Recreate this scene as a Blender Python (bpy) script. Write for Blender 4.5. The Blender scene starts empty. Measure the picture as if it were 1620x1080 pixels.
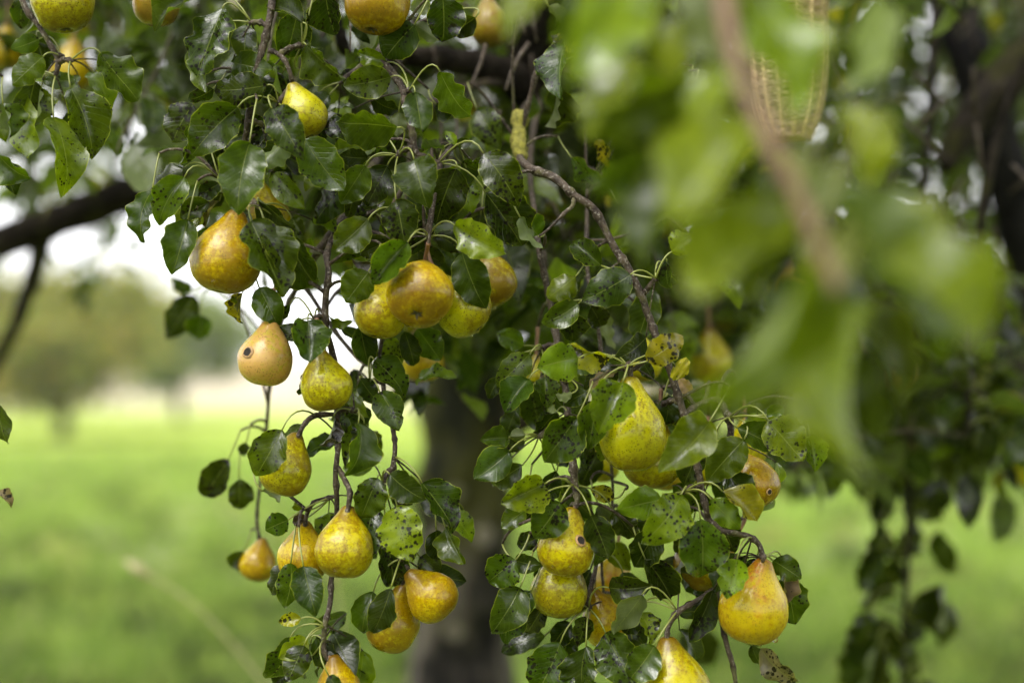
import bpy, math, random
from mathutils import Vector, Matrix, noise
from mathutils.bvhtree import BVHTree
R = math.radians
rnd = random.Random(7)
scene = bpy.context.scene
col = scene.collection

# ------------------------------------------------------------------ camera, sky, sun, exposure
FPX = 2250.0                      # focal length in photo pixels (50 mm lens on 36 mm, 1620 px wide)
FOCUS = 1.29
PITCH = R(1.8)
CAM = Vector((0, 0, 1.5))
FWD = Vector((0, math.cos(PITCH), math.sin(PITCH)))
UP = Vector((0, -math.sin(PITCH), math.cos(PITCH)))
RIGHT = Vector((1, 0, 0))
cam_data = bpy.data.cameras.new('camera')
cam = bpy.data.objects.new('camera', cam_data)
col.objects.link(cam)
cam.location = CAM
cam.rotation_euler = (R(90) + PITCH, 0, 0)
cam_data.lens = 50
cam_data.sensor_width = 36
cam_data.clip_start = 0.05
cam_data.clip_end = 5000
cam_data.dof.use_dof = True
cam_data.dof.focus_distance = FOCUS
cam_data.dof.aperture_fstop = 1.7
scene.camera = cam

SUN_EL, SUN_AZ = R(56), R(-140)   # azimuth measured from +Y, clockwise seen from above
world = bpy.data.worlds.new('World')
scene.world = world
world.use_nodes = True
wn, wl = world.node_tree.nodes, world.node_tree.links
wn.clear()
sky = wn.new('ShaderNodeTexSky')
sky.sky_type = 'NISHITA'
sky.sun_disc = False
sky.sun_elevation = SUN_EL
sky.sun_rotation = SUN_AZ
sky.air_density = 1.0
sky.dust_density = 6.0
sky.ozone_density = 1.0
hs = wn.new('ShaderNodeHueSaturation')
hs.inputs['Saturation'].default_value = 0.12
bg = wn.new('ShaderNodeBackground')
bg.inputs['Strength'].default_value = 0.14
wo = wn.new('ShaderNodeOutputWorld')
wl.new(sky.outputs[0], hs.inputs['Color'])
ov = wn.new('ShaderNodeMix'); ov.data_type = 'RGBA'          # even cloud cover over the clear-sky model
ov.inputs[0].default_value = 0.7
ov.inputs[7].default_value = (6.4, 6.4, 6.55, 1)
wl.new(hs.outputs[0], ov.inputs[6])
wl.new(ov.outputs[2], bg.inputs['Color'])
wl.new(bg.outputs[0], wo.inputs['Surface'])

sun_data = bpy.data.lights.new('sun', 'SUN')
sun_data.energy = 1.3
sun_data.angle = R(45)
sun_data.color = (1.0, 0.96, 0.9)
sun = bpy.data.objects.new('sun', sun_data)
col.objects.link(sun)
sdir = Vector((math.sin(SUN_AZ) * math.cos(SUN_EL), math.cos(SUN_AZ) * math.cos(SUN_EL), math.sin(SUN_EL)))
sun.rotation_euler = (-sdir).to_track_quat('-Z', 'Y').to_euler()

scene.view_settings.view_transform = 'Standard'
scene.view_settings.look = 'None'
scene.view_settings.gamma = 1.0
scene.view_settings.use_curve_mapping = False
scene.view_settings.exposure = 1.78
scene.render.engine = 'CYCLES'
scene.cycles.use_denoising = True
scene.cycles.max_bounces = 6
scene.cycles.transparent_max_bounces = 4
scene.cycles.volume_bounces = 0
scene.cycles.sample_clamp_indirect = 6

# ------------------------------------------------------------------ helpers
def P(px, py, Y):
    """the point at depth Y (m) along the camera axis that the photo shows at pixel (px, py)"""
    return CAM + Y * (FWD + RIGHT * ((px - 810) / FPX) - UP * ((py - 540) / FPX))

def F(px, py, z=0.0):
    """the same, z in centimetres behind the focal plane"""
    return P(px, py, FOCUS + z / 100.0)

def px_of(v):
    d = v - CAM
    Y = d.dot(FWD)
    return 810 + d.x / Y * FPX, 540 - d.dot(UP) / Y * FPX, Y

def tag(o, label=None, cat=None, group=None, kind=None):
    if label: o['label'] = label
    if cat: o['category'] = cat
    if group: o['group'] = group
    if kind: o['kind'] = kind
    return o

WLOC = {}                          # world location of every parent (nothing here is rotated)
def link(o, loc, parent=None):
    loc = Vector(loc)
    col.objects.link(o)
    WLOC[o.name] = loc
    if parent is not None:
        o.parent = parent
        o.location = loc - WLOC[parent.name]
    else:
        o.location = loc
    return o

def empty(name, loc):
    o = bpy.data.objects.new(name, None)
    o.empty_display_size = 0.05
    return link(o, loc)

class MB:
    """collects geometry in world space; build() makes one mesh object with its origin at loc"""
    def __init__(s):
        s.v, s.f, s.uv, s.tint, s.mi = [], [], [], [], []
    def add(s, vs, fs, uvs=None, tint=(1, 1, 1, 1), mi=0):
        o = len(s.v)
        s.v += vs
        s.f += [tuple(i + o for i in f) for f in fs]
        s.uv += uvs if uvs else [(0.0, 0.0)] * len(vs)
        s.tint += [tint] * len(vs)
        s.mi += [mi] * len(fs)
    def build(s, name, mats, parent=None, loc=None, smooth=True):
        loc = Vector(loc) if loc is not None else Vector(s.v[0])
        me = bpy.data.meshes.new(name)
        me.from_pydata([tuple(Vector(v) - loc) for v in s.v], [], s.f)
        uvl = me.uv_layers.new(name='UVMap')
        li = [0] * len(me.loops)
        me.loops.foreach_get('vertex_index', li)
        flat = []
        for i in li: flat += s.uv[i]
        uvl.data.foreach_set('uv', flat)
        at = me.attributes.new('tint', 'FLOAT_COLOR', 'POINT')
        flat = []
        for t in s.tint: flat += t
        at.data.foreach_set('color', flat)
        for m in (mats if isinstance(mats, (list, tuple)) else [mats]): me.materials.append(m)
        me.polygons.foreach_set('material_index', s.mi)
        me.polygons.foreach_set('use_smooth', [smooth] * len(me.polygons))
        me.update()
        return link(bpy.data.objects.new(name, me), loc, parent)

def catmull(pts, sub=5):
    """pts: list of (Vector, radius) -> denser list"""
    if len(pts) < 3:
        a, b = pts[0], pts[-1]
        return [(a[0].lerp(b[0], k / 4), a[1] + (b[1] - a[1]) * k / 4) for k in range(5)]
    out = []
    n = len(pts)
    for i in range(n - 1):
        p0 = pts[max(i - 1, 0)][0]; p1 = pts[i][0]; p2 = pts[i + 1][0]; p3 = pts[min(i + 2, n - 1)][0]
        for k in range(sub):
            t = k / sub
            v = 0.5 * ((2 * p1) + (p2 - p0) * t + (2 * p0 - 5 * p1 + 4 * p2 - p3) * t * t + (3 * p1 - p0 - 3 * p2 + p3) * t ** 3)
            out.append((v, pts[i][1] + (pts[i + 1][1] - pts[i][1]) * t))
    out.append(pts[-1])
    return out

def sweep(mb, path, sides=8, rough=0.0, tint=(1, 1, 1, 1), mi=0, cap=True, nscale=60.0):
    """tube along path [(Vector, radius)]; rough adds bumps"""
    vs, fs, uvs = [], [], []
    n = len(path)
    ref = None
    L = 0.0
    for i in range(n):
        p, r = path[i]
        t = path[min(i + 1, n - 1)][0] - path[max(i - 1, 0)][0]
        if t.length < 1e-9: t = Vector((0, 0, -1))
        t.normalize()
        if ref is None:
            ref = t.orthogonal().normalized()
        ref = (ref - t * ref.dot(t))
        ref = ref.normalized() if ref.length > 1e-6 else t.orthogonal().normalized()
        bi = t.cross(ref)
        if i: L += (p - path[i - 1][0]).length
        for k in range(sides):
            a = 2 * math.pi * k / sides
            d = ref * math.cos(a) + bi * math.sin(a)
            rr = r
            if rough:
                q = p + d * r
                rr = r * (1 + rough * noise.noise(q * nscale) + rough * 0.6 * noise.noise(q * nscale * 2.7))
            vs.append(p + d * rr)
            uvs.append((k / sides, L))
    for i in range(n - 1):
        for k in range(sides):
            a, b = i * sides + k, i * sides + (k + 1) % sides
            fs.append((a, b, b + sides, a + sides))
    if cap:
        fs.append(tuple(range(sides - 1, -1, -1)))
        fs.append(tuple((n - 1) * sides + k for k in range(sides)))
    mb.add(vs, fs, uvs, tint, mi)

# ------------------------------------------------------------------ materials
class NT:
    def __init__(s, name):
        s.m = bpy.data.materials.new(name)
        s.m.use_nodes = True
        s.t = s.m.node_tree
        s.t.nodes.clear()
        s.out = s.n('ShaderNodeOutputMaterial')
    def n(s, kind, **kw):
        o = s.t.nodes.new(kind)
        for k, v in kw.items(): setattr(o, k, v)
        return o
    def put(s, sock, v):
        if hasattr(v, 'bl_idname') or isinstance(v, bpy.types.NodeSocket):
            s.t.links.new(v, sock)
        else:
            if isinstance(v, (tuple, list)) and len(v) == 3 and sock.type == 'RGBA': v = (*v, 1)
            sock.default_value = v
    def math(s, op, a, b=0.0, c=None, clamp=False):
        o = s.n('ShaderNodeMath', operation=op, use_clamp=clamp)
        s.put(o.inputs[0], a); s.put(o.inputs[1], b)
        if c is not None: s.put(o.inputs[2], c)
        return o.outputs[0]
    def mix(s, f, a, b, mode='MIX'):
        o = s.n('ShaderNodeMix', data_type='RGBA', blend_type=mode)
        s.put(o.inputs[0], f); s.put(o.inputs[6], a); s.put(o.inputs[7], b)
        return o.outputs[2]
    def ramp(s, f, lo, hi, a=0.0, b=1.0):
        o = s.n('ShaderNodeMapRange', interpolation_type='SMOOTHSTEP')
        s.put(o.inputs[0], f); s.put(o.inputs[1], lo); s.put(o.inputs[2], hi); s.put(o.inputs[3], a); s.put(o.inputs[4], b)
        return o.outputs[0]
    def noise(s, vec, scale, detail=3, rough=0.55):
        o = s.n('ShaderNodeTexNoise')
        s.put(o.inputs['Vector'], vec); s.put(o.inputs['Scale'], scale)
        s.put(o.inputs['Detail'], detail); s.put(o.inputs['Roughness'], rough)
        return o.outputs['Fac']
    def voro(s, vec, scale, feature='F1'):
        o = s.n('ShaderNodeTexVoronoi', feature=feature)
        s.put(o.inputs['Vector'], vec); s.put(o.inputs['Scale'], scale)
        return o.outputs['Distance']
    def objco(s):
        tc = s.n('ShaderNodeTexCoord'); oi = s.n('ShaderNodeObjectInfo')
        c = s.n('ShaderNodeCombineXYZ')
        for k, m in enumerate((7.3, 3.9, 5.1)):
            s.put(c.inputs[k], s.math('MULTIPLY', oi.outputs['Random'], m))
        a = s.n('ShaderNodeVectorMath', operation='ADD')
        s.put(a.inputs[0], tc.outputs['Object']); s.put(a.inputs[1], c.outputs[0])
        s.rand = oi.outputs['Random']
        return a.outputs[0]
    def uv(s):
        u = s.n('ShaderNodeUVMap', uv_map='UVMap')
        x = s.n('ShaderNodeSeparateXYZ')
        s.put(x.inputs[0], u.outputs[0])
        return x.outputs[0], x.outputs[1]
    def bump(s, h, strength, dist):
        b = s.n('ShaderNodeBump')
        s.put(b.inputs['Height'], h); s.put(b.inputs['Strength'], strength); s.put(b.inputs['Distance'], dist)
        return b.outputs[0]
    def principled(s, colr, rough=0.5, normal=None, spec=0.5, **kw):
        b = s.n('ShaderNodeBsdfPrincipled')
        s.put(b.inputs['Base Color'], colr); s.put(b.inputs['Roughness'], rough)
        s.put(b.inputs['Specular IOR Level'], spec)
        if normal is not None: s.put(b.inputs['Normal'], normal)
        for k, v in kw.items(): s.put(b.inputs[k], v)
        return b.outputs[0]
    def end(s, sh):
        s.t.links.new(sh, s.out.inputs['Surface'])
        return s.m

def leaf_material():
    t = NT('pear leaf')
    co = t.objco()
    u, v = t.uv()
    at = t.n('ShaderNodeAttribute', attribute_name='tint')
    au = t.math('ABSOLUTE', t.math('SUBTRACT', u, 0.5))           # 0 midrib .. 0.5 edge
    n1 = t.noise(co, 90, 3)
    n2 = t.noise(co, 420, 2)
    base = t.mix(t.ramp(n1, 0.3, 0.7), t.mix(1.0, at.outputs['Color'], (0.72, 0.74, 0.7), 'MULTIPLY'),
                 t.mix(1.0, at.outputs['Color'], (1.25, 1.22, 1.1), 'MULTIPLY'))
    # lateral veins
    ph = t.math('MULTIPLY', t.math('SUBTRACT', v, t.math('MULTIPLY', au, 0.55)), 62.0)
    w = t.math('SINE', ph)
    vein = t.ramp(w, 0.82, 1.0)
    mid = t.ramp(au, 0.006, 0.018, 1.0, 0.0)
    base = t.mix(t.math('MULTIPLY', vein, 0.10), base, (0.09, 0.12, 0.03))
    base = t.mix(t.math('MULTIPLY', mid, 0.45), base, (0.13, 0.15, 0.035))
    # yellowing edge
    edge = t.math('MULTIPLY', t.ramp(t.math('ADD', au, t.math('MULTIPLY', t.math('SUBTRACT', n1, 0.5), 0.07)), 0.472, 0.5), 0.75)
    base = t.mix(edge, base, (0.15, 0.17, 0.018))
    # black scab spots
    d = t.voro(co, 230)
    big = t.noise(co, 55, 2)
    thr = t.math('MULTIPLY', t.math('MULTIPLY', t.ramp(big, 0.32, 0.62), at.outputs['Alpha']), 0.52)
    thr = t.math('ADD', thr, t.math('MULTIPLY', t.math('SUBTRACT', n2, 0.5), 0.16))
    spot = t.ramp(t.math('SUBTRACT', thr, d), -0.04, 0.06)
    d2 = t.voro(co, 520)
    spot2 = t.math('MULTIPLY', t.ramp(t.math('SUBTRACT', t.math('MULTIPLY', thr, 0.8), d2), -0.03, 0.05), t.ramp(t.noise(co, 120, 2), 0.42, 0.56))
    base = t.mix(t.math('MULTIPLY', t.math('MAXIMUM', spot, spot2), 0.93), base, (0.005, 0.004, 0.003))
    geo = t.n('ShaderNodeNewGeometry')
    back = t.mix(0.6, base, (0.105, 0.125, 0.055))
    colr = t.mix(geo.outputs['Backfacing'], base, back)
    h = t.math('ADD', t.math('MULTIPLY', t.math('ADD', vein, t.math('MULTIPLY', mid, 2.0)), -0.5), t.math('MULTIPLY', n2, 0.7))
    nor = t.bump(h, 0.5, 0.0006)
    wet = t.ramp(t.noise(co, 38, 2), 0.35, 0.65, 0.10, 0.30)
    rough = t.math('ADD', wet, t.math('MULTIPLY', geo.outputs['Backfacing'], 0.25))
    p = t.principled(colr, rough, nor, t.ramp(t.noise(co, 34, 2), 0.41, 0.74, 0.03, 0.78))
    tr = t.n('ShaderNodeBsdfTranslucent')
    t.put(tr.inputs['Color'], t.mix(1.0, base, (4.0, 4.4, 1.0), 'MULTIPLY'))
    ms = t.n('ShaderNodeMixShader')
    t.put(ms.inputs[0], 0.24)
    t.t.links.new(p, ms.inputs[1]); t.t.links.new(tr.outputs[0], ms.inputs[2])
    return t.end(ms.outputs[0])

def petiole_material():
    t = NT('leaf stalk')
    co = t.objco()
    c = t.mix(t.noise(co, 120, 2), (0.10, 0.115, 0.016), (0.19, 0.205, 0.04))
    return t.end(t.principled(c, 0.4))

def bark_material(name, c1, c2, lichen, scale=1.0, lam=0.35, wet=0.55, fleck=0.25):
    t = NT(name)
    co = t.objco()
    n1 = t.noise(co, 70 * scale, 4, 0.65)
    n2 = t.noise(co, 260 * scale, 3, 0.6)
    c = t.mix(t.ramp(n1, 0.3, 0.7), c1, c2)
    c = t.mix(t.ramp(n2, 0.54, 0.68), c, t.mix(fleck, c2, (0.42, 0.40, 0.36)))
    l = t.math('MULTIPLY', t.ramp(t.noise(co, 34 * scale, 3), 0.56, 0.66), lam)
    c = t.mix(l, c, lichen)
    h = t.math('ADD', t.math('MULTIPLY', n1, 1.0), t.math('MULTIPLY', n2, 0.6))
    return t.end(t.principled(c, wet, t.bump(h, 0.9, 0.003 / scale), 0.15 if fleck > .1 else 0.02))

def pear_material(name, green, gold, russet, bias, blush=0.0, speck=0.6):
    """skin that runs from green-yellow flecks to gold and russet; bias moves it towards gold"""
    t = NT(name)
    co = t.objco()
    u, v = t.uv()
    big = t.noise(co, 30, 3)
    fle = t.noise(co, 235, 4, 0.72)
    f = t.math('ADD', t.math('MULTIPLY', t.math('SUBTRACT', big, 0.5), 1.7), t.math('MULTIPLY', t.math('SUBTRACT', fle, 0.5), 3.1))
    f = t.ramp(t.math('ADD', f, t.math('ADD', bias - .28, t.math('MULTIPLY', t.rand, .56))), 0.05, 0.95)
    c = t.mix(f, green, gold)
    # russet at the neck and round the eye, widened there to paint underside shade
    neck = t.math('ADD', t.ramp(v, 0.74, 0.98), t.ramp(v, 0.34, 0.02))
    neck = t.math('MULTIPLY', neck, t.ramp(t.math('ADD', fle, big), 0.65, 1.15, 0.35, 1.0))
    c = t.mix(t.math('MULTIPLY', neck, 0.85), c, russet)
    if blush:
        b = t.math('MULTIPLY', t.ramp(t.noise(co, 22, 2), 0.46, 0.66), t.ramp(t.noise(co, 240, 3), 0.35, 0.62))
        c = t.mix(t.math('MULTIPLY', b, blush), c, (0.30, 0.075, 0.006))
    d = t.voro(co, 480)
    sp = t.math('MULTIPLY', t.ramp(d, 0.20, 0.36, 1.0, 0.0), t.ramp(t.noise(co, 80, 2), 0.36, 0.58))
    c = t.mix(t.math('MULTIPLY', sp, speck), c, (0.055, 0.038, 0.004))
    bl = t.ramp(t.noise(co, 26, 4, 0.7), 0.66, 0.74)
    c = t.mix(t.math('MULTIPLY', bl, 0.55), c, (0.07, 0.04, 0.008))
    nor = t.bump(t.math('ADD', t.noise(co, 300, 2), t.math('MULTIPLY', t.noise(co, 60, 2), 2.0)), 0.35, 0.0008)
    ro = t.ramp(t.noise(co, 60, 3), 0.3, 0.7, 0.2, 0.45)
    p = t.principled(c, ro, nor, 0.22, **{'Coat Weight': 0.22, 'Coat Roughness': 0.08, 'Subsurface Weight': 0.08,
                                         'Subsurface Radius': (0.006, 0.004, 0.001), 'Subsurface Scale': 0.6})
    return t.end(p)

def simple(name, c1, c2, scale, rough=0.6, bump=0.4, dist=0.002):
    t = NT(name)
    co = t.objco()
    n = t.noise(co, scale, 4, 0.6)
    return t.end(t.principled(t.mix(t.ramp(n, 0.3, 0.7), c1, c2), rough, t.bump(n, bump, dist)))

M_LEAF = leaf_material()
M_PET = petiole_material()
M_TWIG = bark_material('twig bark', (0.014, 0.009, 0.006), (0.066, 0.049, 0.034), (0.10, 0.10, 0.03), 1.6, 0.4)
M_SHOOT = bark_material('young shoot bark', (0.11, 0.062, 0.042), (0.20, 0.125, 0.085), (0.14, 0.12, 0.06), 1.2, 0.3)
M_LIMB = bark_material('limb bark', (0.007, 0.006, 0.005), (0.026, 0.021, 0.016), (0.04, 0.042, 0.008), 0.45, 0.4, 0.7, 0.02)
M_LICHEN = simple('lichen', (0.10, 0.095, 0.012), (0.23, 0.21, 0.025), 220, 0.9, 1.0, 0.004)
PM = {
    'gold': pear_material('golden pear skin', (0.345, 0.255, 0.0005), (0.215, 0.125, 0.0004), (0.098, 0.047, 0.001), 0.58),
    'mixed': pear_material('green gold pear skin', (0.305, 0.26, 0.0005), (0.165, 0.103, 0.0005), (0.090, 0.047, 0.0015), 0.50),
    'green': pear_material('green pear skin', (0.31, 0.29, 0.001), (0.155, 0.118, 0.001), (0.10, 0.060, 0.002), 0.36, 0, 0.95),
    'blush': pear_material('blushed pear skin', (0.33, 0.245, 0.001), (0.205, 0.112, 0.001), (0.13, 0.060, 0.002), 0.44, 0.8),
    'olive': pear_material('olive pear skin', (0.20, 0.17, 0.008), (0.16, 0.095, 0.007), (0.12, 0.065, 0.008), 0.5),
    'pale': pear_material('scarred pear skin', (0.27, 0.245, 0.006), (0.33, 0.195, 0.05), (0.32, 0.175, 0.045), 0.5),
}
M_STALK = simple('pear stalk', (0.10, 0.045, 0.022), (0.20, 0.105, 0.05), 200, 0.55)
M_CALYX = simple('dried calyx', (0.012, 0.009, 0.006), (0.05, 0.035, 0.02), 500, 0.8)
M_HOLE = simple('rotten pit', (0.004, 0.003, 0.002), (0.016, 0.009, 0.005), 500, 1.0)
M_LIP = simple('corky scar', (0.16, 0.09, 0.03), (0.34, 0.20, 0.08), 300, 0.7)
t = NT('water')
M_DROP = t.end(t.principled((1, 1, 1), 0.02, None, 0.5, **{'Transmission Weight': 1.0, 'IOR': 1.33}))

# ------------------------------------------------------------------ the setting: ground, far field
def ground_material():
    t = NT('meadow')
    tc = t.n('ShaderNodeTexCoord')
    co = tc.outputs['Object']
    a = t.noise(co, 0.9, 4, 0.65)
    b = t.noise(co, 7.0, 3, 0.6)
    c = t.mix(t.ramp(a, 0.38, 0.62), (0.085, 0.130, 0.014), (0.250, 0.325, 0.062))
    c = t.mix(t.ramp(b, 0.45, 0.75), c, (0.27, 0.32, 0.06))
    c = t.mix(t.math('MULTIPLY', t.ramp(t.noise(co, 2.6, 3), 0.56, 0.70), 0.6), c, (0.06, 0.075, 0.018))
    yy = t.n('ShaderNodeSeparateXYZ'); t.put(yy.inputs[0], co)
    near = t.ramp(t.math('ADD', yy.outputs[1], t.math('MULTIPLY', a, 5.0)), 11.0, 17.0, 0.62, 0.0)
    c = t.mix(near, c, t.mix(t.ramp(b, .35, .65), (0.075, 0.095, 0.010), (0.125, 0.155, 0.020)))  # near ground darkened: crown shade put into the colour, plus rough grass
    cell = t.voro(co, 2.6)
    c = t.mix(t.ramp(cell, 0.12, 0.42, 0.8, 0.0), c, (0.045, 0.062, 0.010))
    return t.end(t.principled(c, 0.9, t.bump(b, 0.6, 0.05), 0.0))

def sheet(name, x0, x1, y0, y1, nx, ny, zf, m):
    mb = MB()
    vs = [Vector((x0 + (x1 - x0) * i / nx, y0 + (y1 - y0) * j / ny, 0)) for j in range(ny + 1) for i in range(nx + 1)]
    for v in vs: v.z = zf(v.x, v.y)
    fs = [(j * (nx + 1) + i, j * (nx + 1) + i + 1, (j + 1) * (nx + 1) + i + 1, (j + 1) * (nx + 1) + i) for j in range(ny) for i in range(nx)]
    mb.add(vs, fs)
    return mb.build(name, m, None, (0, 0, 0))

M_MEADOW = ground_material()
tag(sheet('meadow_ground', -320, 320, -120, 460, 60, 60, lambda x, y: 0.0, M_MEADOW), kind='structure')
def stubble_material():
    t = NT('stubble')
    tc = t.n('ShaderNodeTexCoord'); co = tc.outputs['Object']
    n = t.noise(co, 0.15, 4, 0.6)
    c = t.mix(t.ramp(n, .3, .7), (0.27, 0.24, 0.17), (0.36, 0.31, 0.23))
    y = t.n('ShaderNodeSeparateXYZ'); t.put(y.inputs[0], co)
    k = t.ramp(t.math('ADD', y.outputs[1], t.math('MULTIPLY', t.math('SUBTRACT', n, .5), 90.0)), 62.0, 125.0)   # grass thins out into stubble
    return t.end(t.principled(t.mix(k, (0.225, 0.285, 0.055), c), 0.95, None, 0.0))
M_STUB = stubble_material()
tag(sheet('stubble_field', -319, 319, 52, 459, 20, 40, lambda x, y: 0.004 + 15.0 * min(1, max(0, (y - 95) / 500)) ** 1.1, M_STUB), kind='structure')

# grass blades over the part of the meadow that the frame shows largest
M_GRASS = None
def grass_material():
    t = NT('grass blade')
    at = t.n('ShaderNodeAttribute', attribute_name='tint')
    p = t.principled(at.outputs['Color'], 0.5, None, 0.12)
    tr = t.n('ShaderNodeBsdfTranslucent'); t.put(tr.inputs['Color'], at.outputs['Color'])
    ms = t.n('ShaderNodeMixShader'); t.put(ms.inputs[0], 0.3)
    t.t.links.new(p, ms.inputs[1]); t.t.links.new(tr.outputs[0], ms.inputs[2])
    return t.end(ms.outputs[0])
M_GRASS = grass_material()
def make_grass():
    g = random.Random(3)
    mb = MB()
    vs, fs, ti = [], [], []
    for k in range(80000):
        Y = 5.6 + 26 * g.random() ** 1.9
        x = (g.random() - 0.5) * 0.86 * Y
        n = noise.noise(Vector((x * 1.1, Y * 1.1, 3)))
        n2 = noise.noise(Vector((x * 2.7, Y * 1.9, 9)))
        cs = .30
        hc = random.Random(int(math.floor(x / cs + .6 * n2)) * 7919 + int(math.floor(Y / cs / 1.6 + .6 * n)) * 104729).random()
        h = (0.07 + 0.09 * g.random()) * (1 + 0.6 * n) * (0.6 + 0.9 * hc)
        w = 0.004 + 0.003 * g.random() + 0.0004 * Y
        a = g.random() * 6.283
        dx, dy = math.cos(a) * w, math.sin(a) * w
        lx, ly = g.gauss(0, 0.45) * h, g.gauss(0, 0.45) * h
        o = len(vs)
        vs += [Vector((x - dx, Y - dy, 0)), Vector((x + dx, Y + dy, 0)), Vector((x + lx, Y + ly, h))]
        fs.append((o, o + 1, o + 2))
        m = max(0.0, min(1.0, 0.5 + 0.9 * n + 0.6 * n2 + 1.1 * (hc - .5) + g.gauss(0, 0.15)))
        m = max(0.0, m - .45 * max(0.0, min(1.0, (13.0 - Y + 2 * n) / 5.0)))   # darker round the tree: crown shade painted into the tint, plus rougher grass
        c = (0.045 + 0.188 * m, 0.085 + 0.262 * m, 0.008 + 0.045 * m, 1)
        if g.random() < 0.05: c = (0.36, 0.31, 0.15, 1)
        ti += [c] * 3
    for k in range(2200):                       # tussocks and weeds
        Y = 5.8 + 15 * g.random() ** 1.5
        x = (g.random() - 0.5) * 0.86 * Y
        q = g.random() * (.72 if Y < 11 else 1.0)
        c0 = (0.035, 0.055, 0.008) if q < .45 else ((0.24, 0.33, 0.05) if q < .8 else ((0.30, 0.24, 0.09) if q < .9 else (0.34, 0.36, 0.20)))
        hh = g.uniform(.08, .22)
        for b in range(22):
            a = g.random() * 6.283; rr = g.random() * .12
            bx, by = x + math.cos(a) * rr, Y + math.sin(a) * rr
            w = g.uniform(.006, .014); a2 = g.random() * 6.283
            dx, dy = math.cos(a2) * w, math.sin(a2) * w
            o = len(vs)
            vs += [Vector((bx - dx, by - dy, 0)), Vector((bx + dx, by + dy, 0)), Vector((bx + math.cos(a) * hh * .7, by + math.sin(a) * hh * .7, hh * g.uniform(.5, 1)))]
            fs.append((o, o + 1, o + 2))
            v = g.uniform(.8, 1.2)
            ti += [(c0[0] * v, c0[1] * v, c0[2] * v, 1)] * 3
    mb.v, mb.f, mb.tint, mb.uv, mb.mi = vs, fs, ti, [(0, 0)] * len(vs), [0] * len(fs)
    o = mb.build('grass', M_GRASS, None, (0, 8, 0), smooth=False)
    tag(o, 'short wet meadow grass under the orchard', 'grass', kind='stuff')
make_grass()

# ------------------------------------------------------------------ leaves
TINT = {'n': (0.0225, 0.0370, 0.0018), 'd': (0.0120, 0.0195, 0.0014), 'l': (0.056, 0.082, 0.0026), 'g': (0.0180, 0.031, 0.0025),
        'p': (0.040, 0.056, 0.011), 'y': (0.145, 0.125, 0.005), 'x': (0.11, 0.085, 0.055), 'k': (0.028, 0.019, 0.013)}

def leaf_geo(mb, B, T, W, roll=0.0, fold=0.3, arch=0.08, flip=False, tint=(1, 1, 1, 1), ns=20, nt=8, g=rnd, curl=0.0, toward=None):
    ax = T - B
    L = ax.length
    ax = ax / L
    n = (toward if toward is not None else (CAM - (B + T) * 0.5)).normalized()
    n = n - ax * n.dot(ax)
    if n.length < 1e-4: n = ax.orthogonal()
    n.normalize()
    n = Matrix.Rotation(roll, 3, ax) @ n
    if flip: n = -n
    y = n.cross(ax)
    vs, uvs, fs = [], [], []
    mx = (0.43 ** 0.62) * (0.57 ** 0.82)
    ph, ph2 = g.random() * 6.28, g.random() * 6.28
    asym = 1 + g.uniform(-0.1, 0.1)
    fr = g.uniform(1.3, 3.6)
    side_bend = g.uniform(-0.08, 0.08) * L
    twist = g.uniform(-0.7, 0.7)
    cosf = math.cos(fold)
    bite = -g.uniform(.1, .35) if g.random() < .28 else 0.0
    bs, bsd = g.uniform(.3, .85), g.choice((-1, 1))
    tipcurl = g.uniform(-.5, 1.0)
    for i in range(ns + 1):
        s = i / ns
        s = 0.5 * (s + (1 - math.cos(math.pi * s)) / 2)       # denser at the ends
        hw = 0.5 * W * (max(s, 1e-5) ** 0.62) * (max(1 - s, 1e-5) ** 0.82) / mx
        for j in range(nt + 1):
            tt = 2 * j / nt - 1
            h2 = hw * (asym if tt > 0 else 2 - asym)
            e = abs(tt)
            ser = 1.0
            if e > 0.99: ser = 1 + 0.035 * math.sin(s * 75 + ph) + 0.035 * math.sin(s * 21 + ph2) + bite * max(0, 1 - abs(s - bs) / .07) * (1 if tt * bsd > 0 else 0)
            across = tt * h2 * cosf * ser
            lift = e * h2 * math.sin(fold) + curl * h2 * e * e
            lift += 0.085 * W * e * e * math.sin(s * fr * 6.28 + (ph if tt > 0 else ph2))
            lift += tt * h2 * twist * (s - 0.4)
            z = lift + arch * L * (4 * s * (1 - s)) - tipcurl * 1.6 * L * max(0, s - 0.7) ** 2
            p = B + ax * (s * L) + y * (across + side_bend * 4 * s * (1 - s) * 0.5) + n * z
            vs.append(p)
            uvs.append(((tt + 1) / 2, s))
    for i in range(ns):
        for j in range(nt):
            a = i * (nt + 1) + j
            fs.append((a, a + nt + 1, a + nt + 2, a + 1))
    mb.add(vs, fs, uvs, tint, 0)
    return ax, n

def bez(a, b, c, n, r0, r1):
    out = []
    for k in range(n + 1):
        t = k / n
        out.append((a * (1 - t) ** 2 + b * 2 * t * (1 - t) + c * t * t, r0 + (r1 - r0) * t))
    return out

# ------------------------------------------------------------------ the pear tree: trunk, limbs, branches
BASE = Vector((-0.13, 3.78, 0.0))
pear_tree = empty('pear_tree', BASE)
tag(pear_tree, 'old pear tree with thick mossy trunk and drooping branches hung with pears', 'tree')
BR = []                                # (Vector, branch object) samples used to attach stalks and twigs

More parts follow.
